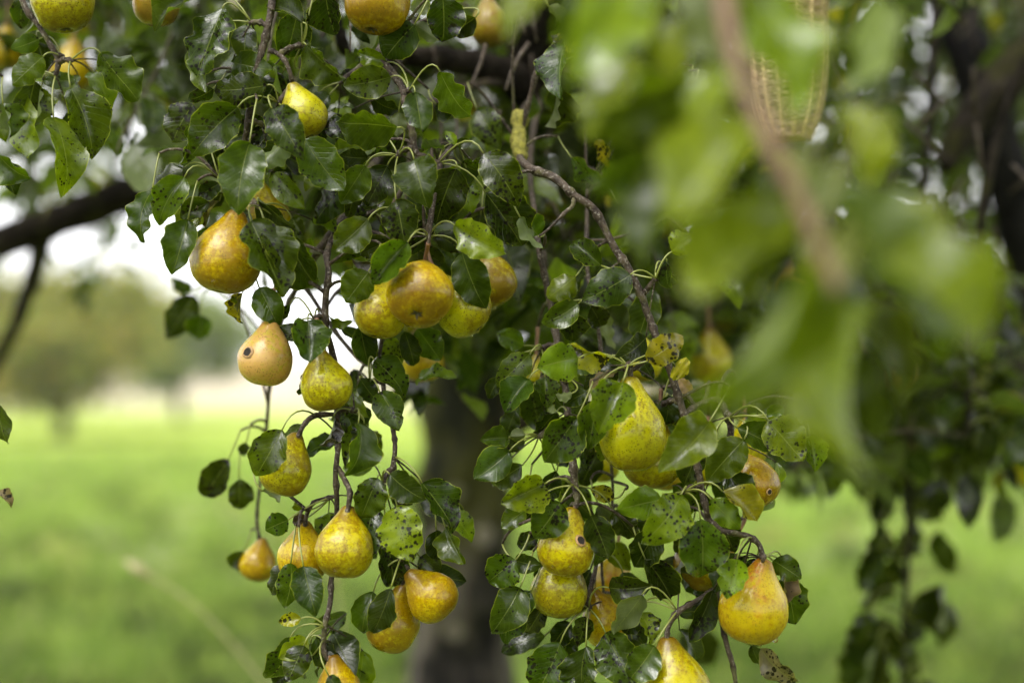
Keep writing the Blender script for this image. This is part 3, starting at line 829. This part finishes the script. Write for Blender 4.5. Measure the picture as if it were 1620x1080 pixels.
# ------------------------------------------------------------------ leaves traced one by one: base x y, tip x y, width, flags
LEAVES = '''
160 86 220 157 46 z3 | 112 140 148 250 58 z2 | 68 90 19 136 38 z3 | 55 128 40 208 42 dz5 | 65 140 58 200 20 lz6 | 85 187 108 305 44 lz2 | 40 150 50 252 30 lz6
5 165 16 218 24 z4 | -6 238 48 284 32 z3 | -6 252 26 312 24 dz4 | 62 62 17 78 27 z5 | 55 8 42 52 20 lz6 | 38 -6 34 46 28 dz7 | 60 68 74 112 30 dz7 | 0 205 8 225 14 lz7
318 -3 242 45 44 gfz1 | 352 14 311 122 50 gz-1 | 333 64 330 148 15 lz0 | 390 40 386 98 36 z1 | 337 140 298 157 20 dz2
422 135 337 143 50 z-1 | 376 170 303 247 62 z-2 | 306 165 274 226 52 dz3 | 300 196 285 262 24 z3 | 395 226 376 338 66 gfz-4 | 430 172 478 250 50 gfz-4 | 452 220 412 263 26 pfz-3 | 460 226 418 276 22 dz0
330 225 350 276 30 dz4 | 385 218 355 236 18 dz4 | 291 266 240 300 27 dz3 | 292 280 250 356 46 z-1 | 241 302 226 384 32 z1 | 347 290 313 313 26 dz1 | 297 348 272 436 46 gz-1 | 331 320 283 345 30 z1
325 327 292 396 36 lz3 | 325 358 305 421 28 dz4 | 347 318 325 360 18 xz2 | 356 305 311 313 20 dz2 | 397 350 449 470 60 fz-5 | 421 358 456 442 46 fz-4 | 410 314 465 362 30 dfz-2 | 445 362 500 455 58 dz-1
462 345 481 373 22 z1 | 410 455 441 517 42 z0 | 384 463 381 511 13 yz3 | 372 465 377 482 8 lz3 | 458 482 445 505 14 dz2
308 466 262 535 42 dz34 | 318 498 315 538 38 z34 | 306 456 270 441 18 z34
487 507 490 576 54 gz-2 | 470 514 447 549 18 dz0 | 505 497 515 536 22 z2 | 521 500 558 508 12 lz1 | 488 578 472 624 22 dz2
628 202 531 197 46 z-2 | 586 210 511 201 34 dz1 | 482 220 545 302 58 z-2 | 581 250 537 246 28 dz2 | 578 262 539 322 42 z0 | 540 295 496 353 36 dz2 | 613 262 580 326 46 dz1 | 598 328 561 339 25 dz3
582 347 529 396 48 z-1 | 576 360 530 419 32 z2 | 627 318 640 386 52 gz-2 | 619 380 569 403 32 dz1 | 601 411 557 408 17 kz0 | 645 383 590 450 46 fz-4.6 | 583 430 547 479 48 z-2 | 504 270 483 302 20 lz3
655 252 675 326 62 gz-3 | 722 266 690 356 64 dz-1 | 765 243 821 326 54 z-3 | 768 305 826 389 64 dz0 | 823 344 861 392 15 pz-1 | 851 373 829 339 38 z3 | 720 357 797 402 50 lz-3 | 730 258 761 272 38 dz4 | 740 285 746 338 32 lz4
722 228 705 208 14 lz1 | 722 228 748 225 16 dz2 | 755 174 790 234 44 gz12 | 696 113 743 187 36 z-1 | 657 147 668 211 42 gz-2 | 690 165 716 178 28 dz7 | 618 122 543 136 46 z1 | 613 98 568 83 28 lz2
655 40 610 92 60 dfz0 | 682 8 648 14 26 pz5 | 700 -6 701 68 54 dz2 | 752 28 714 52 32 dz4 | 691 63 655 38 26 pz6 | 470 20 450 96 50 dz2 | 479 36 420 14 25 gz0 | 515 -10 531 56 47 dz2 | 485 72 546 126 36 z0 | 521 150 487 174 28 gz4
446 118 416 166 36 dz5 | 587 152 631 173 24 dz4 | 631 178 628 216 24 pz3 | 474 110 513 98 14 lz3 | 560 20 590 70 30 dz8 | 620 -12 640 30 30 dz9
731 399 768 489 52 fz-1 | 660 394 702 417 32 dz4 | 690 372 731 398 30 dz3 | 570 515 583 577 36 dz4 | 610 538 636 578 36 lz7 | 640 524 656 581 30 dz5 | 660 520 697 571 42 z5 | 700 534 724 569 30 lz38
592 569 643 628 38 z3 | 570 600 596 634 30 dz3 | 601 620 632 681 42 gz1 | 910 438 865 473 38 lz1 | 915 480 857 512 36 z1 | 998 434 922 476 52 gz-2 | 951 420 905 382 34 gz1 | 1063 398 1096 368 40 lz-1 | 1055 414 1058 458 20 dz-1 | 1050 420 1076 448 18 dz1
900 496 906 541 40 dz4 | 934 484 952 518 32 dz6 | 959 498 971 553 17 pz10 | 829 546 784 528 30 lz9 | 838 560 785 612 40 z2 | 836 600 799 654 44 gz1 | 793 596 774 630 22 dz4 | 915 566 851 582 54 lz-3 | 969 562 899 544 26 yz-2
862 597 866 646 34 gz2 | 939 575 907 586 22 z1 | 978 582 924 616 38 dz1 | 973 590 930 622 16 xz-1 | 928 620 892 641 24 dz0 | 905 622 878 624 13 pz0 | 985 605 946 686 62 lfz-5 | 942 635 931 711 42 z-3 | 913 660 861 731 60 z-3
804 692 760 695 32 gz1 | 831 688 806 690 19 pz1 | 805 714 751 757 48 gz0 | 830 698 793 712 20 dz3 | 826 736 779 768 36 dz3 | 881 651 846 690 24 dz3 | 881 745 859 792 34 dz4 | 862 765 792 797 52 lz-2 | 887 794 845 851 54 fz-3.5 | 831 806 793 836 30 z2 | 845 805 822 828 18 dz4
851 850 817 862 24 dz2 | 935 815 963 884 42 dfz-3 | 971 788 934 772 24 yz2 | 948 715 920 770 34 dz8 | 970 806 1006 851 36 dz2 | 1046 790 979 806 46 lz-3 | 1077 783 1017 859 60 lz-4 | 1108 822 1110 915 70 z-4 | 1040 835 1005 896 46 dz1
1021 884 1061 946 46 dz1 | 963 929 1031 926 42 dz0 | 1016 940 968 1000 32 pfz-2 | 974 858 996 902 32 lz9 | 1013 969 1031 1019 24 lz0 | 1012 966 988 1004 28 dz3 | 1036 1020 994 1076 48 z-3 | 958 1000 1006 1088 60 gz1 | 927 1022 924 1092 54 dz0
886 1017 849 1097 68 z1 | 926 974 914 1022 29 dz1 | 904 984 874 1022 32 dz3 | 861 958 833 1003 30 dz3 | 822 930 778 1002 54 gz-1 | 841 934 795 1016 44 z1 | 816 885 772 921 52 z0 | 815 886 858 894 28 gz1 | 852 846 818 866 24 dz4
1177 695 1118 762 52 fz-2 | 1150 748 1179 787 44 dfz-1 | 1167 677 1231 711 40 z-1 | 1215 664 1271 730 58 lz-3 | 1281 690 1290 746 32 lz-1 | 1213 656 1241 645 22 z0 | 1215 662 1268 657 22 lz-2 | 1122 667 1044 746 60 lfz-5
1128 690 1110 722 18 yz-1 | 1101 720 1080 769 32 dfz1 | 1024 571 1081 531 42 yz-3 | 1067 576 1088 592 36 yz-1 | 1074 598 1096 622 24 xz2 | 1057 625 1050 676 32 dz2 | 1016 571 1034 600 20 dz2 | 1084 632 1094 661 14 dz3
1125 790 1171 836 36 lz-3 | 1143 777 1196 826 36 yfz-3 | 1140 815 1161 871 40 dz2 | 1082 850 1062 906 24 dz3 | 1166 884 1149 946 42 lfz-4 | 1196 884 1180 910 18 dz1 | 1222 886 1268 916 36 z1 | 1240 912 1257 987 52 z2 | 1236 898 1230 955 22 xz2
1204 1024 1265 1077 40 xz0 | 1190 1020 1205 1052 20 dz2 | 1095 985 1110 1054 60 dz55
446 680 404 754 50 fz-3 | 478 698 486 728 14 dz2 | 528 658 506 706 17 kz1 | 567 669 551 753 38 gz-1 | 576 670 570 723 20 dz2 | 580 685 602 716 26 lz8 | 582 711 570 743 22 lz3 | 597 755 570 821 46 z-1 | 628 800 651 888 64 lz-3
617 750 673 791 42 gz-2 | 668 764 721 840 42 z-1 | 705 834 735 892 32 lz0 | 690 838 694 888 34 dz1 | 664 880 694 908 34 z3 | 612 855 621 931 44 dz0 | 600 824 619 851 28 dz2 | 622 790 653 800 16 dz2 | 592 830 578 876 20 dz3
591 935 573 1003 38 z0 | 618 931 591 998 40 dfz-3 | 480 895 500 973 44 gfz-3 | 460 890 449 961 36 z0 | 452 892 428 940 26 dz2 | 476 978 440 984 20 yz0 | 456 822 420 838 34 z1 | 487 818 462 826 24 kz3 | 414 776 444 793 17 pz4 | 478 806 464 797 12 lz3
459 1009 422 1076 36 z0 | 486 1010 441 1041 32 lz-1 | 481 1020 455 1078 38 z-2 | 491 1018 484 1072 22 dz2 | 470 1062 432 1082 24 dz3 | 520 1068 540 1092 22 dfz-4
361 727 324 786 42 dz18 | 378 757 378 806 36 dz18 | 389 700 380 720 16 dz18 | 385 870 364 896 27 dz20
-6 638 9 703 26 z2 | -9 780 18 804 17 xz2
895 70 887 157 36 gz6 | 880 137 862 202 26 dz8 | 912 78 872 56 22 yz8 | 868 10 896 46 16 pz8 | 1090 157 1056 213 22 pz6 | 1094 160 1088 237 22 yz8 | 1040 352 1055 310 15 pz5 | 905 250 951 286 24 gz8 | 945 220 962 266 18 yz10 | 980 322 1010 346 20 dz8
948 800 975 842 30 dz5 | 985 905 1000 945 32 dz6 | 900 1000 893 1050 34 dz5 | 1070 880 1052 930 34 dz6 | 935 900 912 950 34 dz7 | 1000 1010 1015 1060 32 dz5 | 1095 830 1075 880 34 dz5
870 880 850 915 28 dz5 | 900 690 880 735 30 dz5 | 970 640 955 690 28 dz7 | 815 650 800 690 28 dz6 | 830 770 806 800 26 dz5 | 1130 700 1120 745 28 dz4 | 1090 640 1105 690 26 dz5
640 420 622 462 32 dz7 | 560 300 550 345 30 dz6 | 700 300 715 350 34 dz6 | 450 260 440 310 32 dz7 | 500 180 512 225 30 dz6 | 760 340 750 385 34 dz7 | 680 440 700 480 26 dz9 | 350 180 330 225 32 dz6
'''
gl = random.Random(11)

def pear_depth(x, y):
    best = None
    for cx, cy, z, r in PEARS:
        if (x - cx) ** 2 + (y - cy) ** 2 < (r * 1.05) ** 2:
            if best is None or z < best[0]: best = (z, r)
    return best

def place_leaf(bx, by, tx, ty, w, fl, z, node=None, tint=None, spot=None, fgb=None):
    Lpx = math.hypot(tx - bx, ty - by)
    kind = 'n'
    for k in 'dlgpyxk':
        if k in fl: kind = k
    s = (FOCUS + z / 100) / FPX
    dz = gl.uniform(-.1, .1)
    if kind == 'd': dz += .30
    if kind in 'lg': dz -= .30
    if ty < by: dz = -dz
    B = F(bx, by, z)
    T = F(tx, ty, z + dz * Lpx * s * 100)
    # leaves in front of a pear stay clear of it, those behind stay behind it
    fold = gl.choice((gl.uniform(.05, .35), gl.uniform(.15, .5), gl.uniform(.5, .85)))
    asp = w / Lpx
    roll = gl.uniform(-.25, .25)
    W = w * s
    if asp < .5:
        full = min(.62, max(.5, asp * 1.5)) * Lpx * s
        roll = math.acos(min(1, W / full)) * gl.choice((-1, 1)) * .9
        W = full
    W = W / math.cos(fold) * 1.16
    if kind == 'x' or kind == 'k': fold, arch = .7, .16
    else: arch = gl.uniform(-.03, .16)
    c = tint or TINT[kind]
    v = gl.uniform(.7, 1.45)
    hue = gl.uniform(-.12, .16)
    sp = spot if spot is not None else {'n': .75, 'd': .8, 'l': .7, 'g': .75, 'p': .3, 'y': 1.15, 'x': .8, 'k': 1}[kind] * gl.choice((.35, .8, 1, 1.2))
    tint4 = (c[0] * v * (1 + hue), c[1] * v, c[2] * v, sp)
    mb = MB()
    ax, n = leaf_geo(mb, B, T, W, roll, fold, arch, flip=(kind == 'p'), tint=tint4, g=gl, curl=gl.uniform(-.45, .5))
    # stalk back to the spur
    best, ob = None, None
    for p, o in NODES:
        d = (B - p)
        if d.length < 1e-5: continue
        cosang = d.normalized().dot(ax)
        cost = d.length * (1.9 - cosang)
        if best is None or cost < best[0]: best = (cost, p, o, d.length)
    _, npos, ob, dist = best
    if dist > .055 or fgb is not None:
        npos = B - ax * min(.03, .5 * Lpx * s) + V((0, 0, .012)) + FWD * .008
        if fgb is None:
            ob = connect(npos, -ax, r0=.0012, r1=.0017)
        else:
            q = min((b for b in BR if b[1] is fgb), key=lambda b: (b[0] - B).length_squared)
            npos, ob = q[0], fgb
        dist = (B - npos).length
    ctrl = B - ax * dist * .45
    if (ctrl - npos).length < .002: ctrl += V((0, 0, .004))
    ctrl = ctrl + V((0, 0, dist * .15))
    pm = MB()
    sweep(pm, bez(npos, ctrl, B, 6, .0009, .00075), 5, 0, mi=1)
    # the stalk runs a little way into the blade
    mb.add(pm.v, pm.f, pm.uv, (1, 1, 1, 1), 1)
    return mb.build('leaf', [M_LEAF, M_PET], ob, B)

import re
for tok in LEAVES.replace('\n', '|').split('|'):
    tok = tok.strip()
    if not tok: continue
    a = tok.split()
    bx, by, tx, ty, w = map(float, a[:5])
    m = re.match(r'([a-z]*?)z(-?[\d.]+)$', a[5])
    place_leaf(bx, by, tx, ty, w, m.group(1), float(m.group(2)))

# leaves of the shoot close to the lens
for bx, by, tx, ty, w, k, Y in [(1010, -40, 905, 125, 140, 'l', .66), (1125, -60, 1160, 120, 60, 'p', .62), (1175, -10, 1262, 190, 125, 'l', .60), (1385, -10, 1335, 165, 55, 'p', .64), (1395, 0, 1375, 170, 60, 'n', .66),
                                (1100, 120, 920, 215, 120, 'n', .70), (1195, 190, 1055, 350, 125, 'l', .58), (1245, 330, 1088, 478, 125, 'l', .58), (1330, 170, 1385, 290, 70, 'l', .64),
                                (1310, 430, 1105, 640, 95, 'l', .56), (1330, 300, 1445, 470, 130, 'p', .58), (1385, 400, 1560, 548, 115, 'l', .57), (1385, 480, 1375, 760, 85, 'l', .60),
                                (1060, 60, 985, 330, 90, 'n', .74), (1150, 330, 1180, 480, 60, 'n', .68), (870, -30, 800, 60, 70, 'l', .70),                                 (960, -20, 1040, 90, 80, 'n', .72), (935, -30, 880, 80, 70, 'n', .70), (1010, 95, 925, 215, 80, 'l', .70), (1090, 20, 1060, 130, 60, 'l', .66), (1170, 110, 1085, 190, 60, 'l', .62), (1225, 230, 1215, 350, 60, 'l', .66), (1290, 350, 1330, 470, 60, 'l', .66), (1410, 300, 1395, 420, 55, 'l', .66), (1450, 450, 1500, 560, 60, 'l', .62), (1240, 480, 1160, 590, 70, 'n', .64), (1380, 560, 1400, 700, 60, 'n', .66), (1190, -40, 1130, 60, 70, 'n', .66), 
                                (1080, 190, 930, 300, 90, 'n', .72), (1120, 240, 1010, 420, 80, 'n', .68), (1210, 260, 1230, 420, 70, 'n', .62), (1270, 300, 1180, 380, 70, 'l', .60),
                                (1330, 260, 1290, 330, 60, 'p', .60), (1300, 440, 1230, 560, 90, 'n', .62), (1350, 420, 1330, 590, 70, 'n', .63), (1440, 420, 1545, 500, 70, 'n', .62), (1400, 320, 1480, 420, 70, 'l', .60), (1350, 480, 1420, 650, 70, 'n', .66)]:
    place_leaf(bx, by, tx, ty, w * (.74 if w > 65 else .9), k, (Y * 1.2 - FOCUS) * 100, spot=.3, fgb=FG, tint=(0.074, 0.098, 0.005) if k == 'l' else ((0.07, 0.092, 0.018) if k == 'p' else (0.024, 0.036, 0.0022)))
# leaves of the blurred branches on the right
gr = random.Random(5)
for brn, y0, y1, nleaf, spread in ((RB, 560, 1085, 30, 130), (RB2, 480, 700, 8, 90)):
    pts = [px_of(b[0]) for b in BR if b[1] is brn]
    pts = [p for p in pts if y0 <= p[1] <= y1]
    for k in range(nleaf):
        x, y, Y = gr.choice(pts)
        bx, by = x + gr.uniform(-spread, spread) * .5, y + gr.uniform(-10, 20)
        place_leaf(bx, by, bx + gr.uniform(-35, 35), by + gr.uniform(55, 90), gr.uniform(28, 44), 'd', (Y - FOCUS) * 100 + gr.uniform(-8, 8), fgb=brn)

# ------------------------------------------------------------------ the rest of the crown: twigs thick with leaves
def crown(name, vols, parent, seed, leaf_len=.065, step=.021, tints=None, ns=4, nt=2, fill=False):
    g = random.Random(seed)
    lv, tw = MB(), MB()
    for start, count, lrange, keep in vols:
        for k in range(count):
            p = start(g)
            if p is None: continue
            d = V((g.gauss(0, .5), g.gauss(0, .5), g.uniform(-1.0, -.25))).normalized()
            L = g.uniform(*lrange)
            n = max(3, int(L / step))
            path = []
            for i in range(n):
                path.append((p.copy(), .0022 * (1 - i / n) + .0008))
                kp = keep(p, g)
                if not kp and i > 2: break
                if i:
                    if kp:
                        a = V((g.gauss(0, .8), g.gauss(0, .8), g.uniform(-1.3, .1))).normalized()
                        ll = leaf_len * g.uniform(.65, 1.25)
                        B = p + a * .02
                        c = g.choice(tints or [TINT['n'], TINT['n'], TINT['d'], TINT['l'], TINT['l'], TINT['g']])
                        v = g.uniform(.75, 1.3)
                        if g.random() < .03: c = TINT['y']
                        leaf_geo(lv, B, B + a * ll, ll * g.uniform(.48, .62), g.uniform(-.6, .6), g.uniform(.05, .5), g.uniform(0, .15), False,
                                 (c[0] * v, c[1] * v, c[2] * v, g.choice((.2, .7, 1))), ns, nt, g,
                                 toward=V((g.gauss(0, .6), g.gauss(0, .6), 1.0)))
                p = p + d * step
                d = (d + V((g.gauss(0, .08), g.gauss(0, .08), -.05))).normalized()
            if len(path) > 2: sweep(tw, path, 4, 0)
    for np_, nob in (NODES if fill else []):
        x, y, Y = px_of(np_)
        for k in range(3 if y > 480 else 2):
            q = np_ + FWD * g.uniform(.018, .075) + V((g.gauss(0, .022), 0, g.gauss(-.006, .02)))
            a = V((g.gauss(0, .7), g.gauss(0, .3), g.uniform(-1.2, .1))).normalized()
            B = q + a * .012
            ll = g.uniform(.03, .055)
            c = g.choice([TINT['n'], TINT['d'], TINT['l'], TINT['g']])
            v = g.uniform(.75, 1.3)
            leaf_geo(lv, B, B + a * ll, ll * g.uniform(.5, .66), g.uniform(-.7, .7), g.uniform(.05, .6), g.uniform(0, .15), False, (c[0] * v, c[1] * v, c[2] * v, g.choice((.3, .7, 1))), 12, 6, g,
                     toward=V((g.gauss(0, .5), -1, g.uniform(.0, .8))))
            sweep(tw, bez(np_, (np_ + B) * .5 + V((0, 0, .006)), B, 5, .0009, .0007), 4, 0)
    a = lv.build('leaves', M_LEAF, parent, WLOC[parent.name]); tag(a, kind='stuff')
    b = tw.build('twigs', M_TWIG, parent, WLOC[parent.name]); tag(b, kind='stuff')

def box(x0, x1, y0, y1, Y0, Y1):
    return lambda g: P(g.uniform(x0, x1), g.uniform(y0, y1), g.uniform(Y0, Y1))
def ok(p, g):
    x, y, Y = px_of(p)
    return not (Y < 1.75 and y > -60 and -60 < x < 1680)
def left_ok(p, g):
    x, y, Y = px_of(p)
    if x < 330 and y > 290 or x < 560 and y > 330: return False
    if x < 300 and noise.noise(p * 5.0) < -.12: return False
    return True
def mid_ok(p, g):
    x, y, Y = px_of(p)
    if x < 620 and y > 400 - (620 - x) * .25: return False
    if y > 560 and x < 830: return False
    if Y < 1.82 and 600 < x < 890 and -40 < y < 180: return False
    return y < 640
def right_ok(p, g):
    x, y, Y = px_of(p)
    if Y < 2.95 and -80 < y < 520 and abs(x - (1500 + (y + 20) * .29)) < 62: return False
    if Y < 2.35 and x > 1470 and abs(y - (265 - (x - 1490) * 1.25)) < 55: return False
    if x > 1400 and y < 430 and Y < 2.9 and noise.noise(p * 4.0 + V((5, 5, 5))) < .12: return False
    return y < ((745 + 40 * noise.noise(p * 9.0)) if x > 1170 else (660 if x > 1050 else 560)) and not (noise.noise(p * 6.0) < -.42)
crown('crown', [
    (box(430, 1010, -150, 420, 1.46, 1.75), 80, (.12, .3), mid_ok),
    (box(430, 1050, -200, 400, 1.75, 2.7), 150, (.2, .5), mid_ok),
    (box(950, 1650, -200, 480, 1.75, 2.3), 70, (.2, .45), right_ok),
    (box(900, 1700, -250, 520, 2.2, 3.8), 260, (.3, .6), right_ok),
    (box(1180, 1700, 400, 700, 1.85, 3.0), 110, (.1, .3), right_ok),
    (box(-80, 330, -250, 150, 1.7, 3.4), 105, (.2, .5), left_ok),
    (box(-80, 340, 150, 340, 3.0, 5.5), 48, (.2, .6), lambda p, g: px_of(p)[1] < 470 and px_of(p)[0] < 380 and noise.noise(p * 2.6) > .14),
    (box(200, 480, -200, 200, 1.6, 2.8), 36, (.2, .5), left_ok),
    (lambda g: V((g.uniform(-1.7, 2.1), g.uniform(1.0, 4.8), g.uniform(2.25, 3.4))), 420, (.3, .6), ok),
    (lambda g: V((g.uniform(.15, 2.3), g.uniform(-.6, 1.6), g.uniform(2.35, 3.1))), 230, (.25, .5), lambda p, g: p.z > 2.0 and (p.y < .25 or px_of(p)[1] < -60)),  # unseen crown above the near shoot, added to shade the right side
], pear_tree, 21, fill=True)

# ------------------------------------------------------------------ neighbouring tree at the right, trunk outside the frame
nb = empty('orchard_tree', (1.95, 3.6, 0))
tag(nb, 'dark leaning fruit tree limb reaching in at the upper right corner', 'tree')
nbp = [(V((1.95, 3.6, -.05)), .13), (V((1.93, 3.6, .6)), .10), (P(1720, 640, 3.3), .080), (P(1655, 480, 3.1), .062), (P(1600, 300, 2.95), .052), (P(1545, 120, 2.85), .046), (P(1500, -20, 2.8), .042), (P(1440, -250, 2.7), .04)]
mb = MB(); sweep(mb, catmull(nbp, 6), 18, .15, nscale=14)
mb.build('trunk', bark_material('wet dark bark', (0.007, 0.006, 0.008), (0.022, 0.020, 0.024), (0.015, 0.015, 0.01), .35, .25, .7, .01), nb, (1.95, 3.6, 0))
mb = MB(); sweep(mb, catmull([(P(1760, 20, 2.35), .045), (P(1640, 85, 2.3), .040), (P(1570, 150, 2.25), .032), (P(1520, 215, 2.22), .024), (P(1490, 265, 2.2), .016)], 6), 14, .25, nscale=30)
mb.build('limb', M_LIMB, nb)
crown('crown', [(lambda g: V((g.uniform(0.9, 3.6), g.uniform(3.1, 5.8), g.uniform(1.75, 3.9))), 700, (.3, .6), lambda p, g: noise.noise(p * 3.5) > -.55)], nb, 33, .07, .03)

# ------------------------------------------------------------------ woven basket half hidden behind the near leaves
bk = empty('basket', P(1248, 222, 1.55))
tag(bk, 'straw coloured woven basket half hidden behind blurred leaves near the top', 'basket')
M_STRAW = simple('straw', (0.22, 0.16, 0.07), (0.40, 0.31, 0.17), 180, .6, .6, .002)
M_STRAW2 = simple('straw stake', (0.36, 0.26, 0.11), (0.52, 0.40, 0.2), 180, .6, .6, .002)
bc = P(1248, 222, 1.55)
sb = 1.55 / FPX
nco = 62
for k in range(nco):
    h = (k + .5) / nco
    rr = (32 + 30 * math.sin(min(1, h * 1.35) * math.pi / 2) ** .8 + (4 * math.sin(h * 7))) * sb
    zc = h * 262 * sb
    path = []
    for i in range(28):
        th = 6.2832 * i / 28
        w = .0012 * (1 if (i + k) % 2 else -1)
        path.append((bc + V((math.cos(th) * (rr + w), math.sin(th) * (rr + w), zc + .0010 * math.sin(2 * th + k * 1.7) + gr.gauss(0, .0004))), .0014 + gr.uniform(-.0003, .0005)))
    path.append(path[0])
    mb = MB(); sweep(mb, path, 5, 0, cap=False)
    mb.build('coil', M_STRAW, bk, bc)
for i in range(14):
    th = 6.2832 * (i + .5) / 14
    path = []
    for k in range(0, nco, 4):
        h = (k + .5) / nco
        rr = (32 + 30 * math.sin(min(1, h * 1.35) * math.pi / 2) ** .8 + (4 * math.sin(h * 7))) * sb
        path.append((bc + V((math.cos(th) * rr, math.sin(th) * rr, h * 262 * sb)), .0022))
    mb = MB(); sweep(mb, path, 5, 0)
    mb.build('stake', M_STRAW2, bk, bc)
mb = MB()
sweep(mb, [(bc + V((0, 0, .0015 * k)), max(.001, (32 * (1 - .2 * (1 - k))) * sb)) for k in (0, 1)], 20, 0)
mb.build('bottom', M_STRAW, bk, bc)
mb = MB()
rt = 62 * sb
sweep(mb, [(bc + V((math.cos(a) * rt, 0, 262 * sb + math.sin(a) * .10)), .004) for a in [math.pi * i / 16 for i in range(17)]], 6, .2, nscale=200)
mb.build('handle', M_STRAW2, bk, bc)
ht = bc + V((0, 0, 262 * sb + .10))
branch('hanging_branch', [(V((0.42, 3.2, 2.38)), .016), (V((0.36, 2.3, 2.3)), .012), (ht + V((.01, .25, .10)), .009), (ht + V((0, 0, .004)), .006), (ht + V((-.03, -.12, -.05)), .003)], knots=.2, collect=False)

# ------------------------------------------------------------------ far orchard trees
def far_tree(x, Y, h, cr, seed, label, tints, lean=0.0, n=8000):
    g = random.Random(seed)
    root = empty('fruit_tree', (x, Y, 0))
    tag(root, label, 'tree', 'fruit trees across the meadow')
    mb = MB()
    ch = h * .38
    sweep(mb, catmull([(V((x, Y, -.1)), .24), (V((x + lean * .2, Y, ch * .5)), .17), (V((x + lean * .5, Y, ch)), .15), (V((x + lean, Y, h * .65)), .08)], 4), 10, .2, nscale=4)
    for k in range(6):
        a = 6.283 * k / 6 + g.random()
        sweep(mb, catmull([(V((x + lean * .5, Y, ch * .95)), .09), (V((x + lean + math.cos(a) * cr * .4, Y + math.sin(a) * cr * .4, h * .58)), .06), (V((x + lean + math.cos(a) * cr * .8, Y + math.sin(a) * cr * .8, h * .68)), .025)], 4), 6, .1, nscale=6)
    mb.build('trunk', M_LIMB, root, (x, Y, 0))
    lv = MB()
    cl = [V((g.gauss(0, .45), g.gauss(0, .45), g.uniform(-.8, .8))) for _ in range(26)]
    for k in range(n):
        c = g.choice(cl)
        q = c + V((g.gauss(0, .22), g.gauss(0, .22), g.gauss(0, .2)))
        p = V((x + lean + q.x * cr, Y + q.y * cr, h * .62 + q.z * h * .36))
        a = V((g.gauss(0, 1), g.gauss(0, 1), g.gauss(0, 1))).normalized()
        b = a.orthogonal().normalized()
        sz = g.uniform(.13, .30)
        t = g.choice(tints); v = g.uniform(.7, 1.3)
        lv.add([p, p + a * sz + b * sz * .35, p + a * sz * 1.8, p + a * sz - b * sz * .35], [(0, 1, 2, 3)], [(.5, 0), (.8, .5), (.5, 1), (.2, .5)], (t[0] * v, t[1] * v, t[2] * v, .2))
    lv.build('crown', M_GRASS, root, (x, Y, 0))
OL = [(0.21, 0.22, 0.035), (0.18, 0.21, 0.035), (0.29, 0.23, 0.045), (0.15, 0.19, 0.03)]
GR = [(0.12, 0.17, 0.035), (0.15, 0.20, 0.04), (0.17, 0.20, 0.05)]
for x, Y, h, cr, sd, lab, ti in [
    (-12.6, 40, 4.8, 2.3, 1, 'rusty olive fruit tree with a thick dark trunk across the meadow', OL),
    (-14.5, 62, 5.6, 2.6, 2, 'hazy slender fruit tree beside the rusty olive one', GR),
    (-26.0, 72, 6.0, 3.0, 3, 'pale fruit tree at the far left of the meadow', GR),
    (-3.5, 66, 5.5, 2.6, 4, 'distant fruit tree behind the old trunk', GR),
    (6.5, 58, 5.5, 2.6, 5, 'distant fruit tree behind the hanging branches', OL),
    (14.0, 46, 5.5, 2.6, 6, 'fruit tree behind the shaded right hand foliage', GR),
    (22.0, 60, 5.5, 2.6, 7, 'fruit tree beyond the upper right limb', GR)]:
    far_tree(x, Y, h, cr, sd, lab, ti)

# ------------------------------------------------------------------ long grass stalks standing in the meadow
M_DRY = simple('dry grass stalk', (0.24, 0.22, 0.10), (0.36, 0.32, 0.17), 60, .7)
for pts, lab in [([(460, 1150), (420, 1085), (360, 1010), (300, 950), (240, 912)], 'long pale grass stalk bending over the meadow at lower left'),
                 ([(560, 1180), (550, 1060), (540, 980), (532, 930)], 'thin upright grass stalk near the trunk')]:
    mb = MB()
    path = [(P(pts[0][0] + 40, 1750, 2.6), .0022)] + [(P(x, y, 2.6), .0024) for x, y in pts]
    path[0][0].z = 0.0
    sweep(mb, catmull(path, 5), 6, 0)
    x, y = pts[-1]
    root = empty('grass_stalk', path[0][0])
    tag(root, lab, 'grass stalk')
    mb.build('stem', M_DRY, root)
    mb = MB()
    e = path[-1][0]; d = (e - path[-2][0]).normalized()
    sweep(mb, [(e, .002), (e + d * .015, .009), (e + d * .035, .010), (e + d * .06, .003)], 6, .4, nscale=120)
    mb.build('seed_head', M_DRY, root)

# ------------------------------------------------------------------ rain haze
t = NT('haze')
pv = t.n('ShaderNodeVolumePrincipled')
pv.inputs['Color'].default_value = (0.95, 0.96, 0.97, 1)
pv.inputs['Density'].default_value = 0.0006
pv.inputs['Anisotropy'].default_value = 0.2
t.t.links.new(pv.outputs[0], t.out.inputs['Volume'])
HAZE = True
if HAZE:
    x0, x1, y0, y1, z0, z1 = -322, 322, -122, 462, -1.0, 24
    mb = MB()
    mb.add([V((x, y, z)) for z in (z0, z1) for y in (y0, y1) for x in (x0, x1)],
           [(0, 2, 3, 1), (4, 5, 7, 6), (0, 1, 5, 4), (2, 6, 7, 3), (0, 4, 6, 2), (1, 3, 7, 5)])
    tag(mb.build('haze', t.m, None, (0, 0, 0), smooth=False), 'thin rain haze hanging over the meadow', 'haze', kind='stuff')
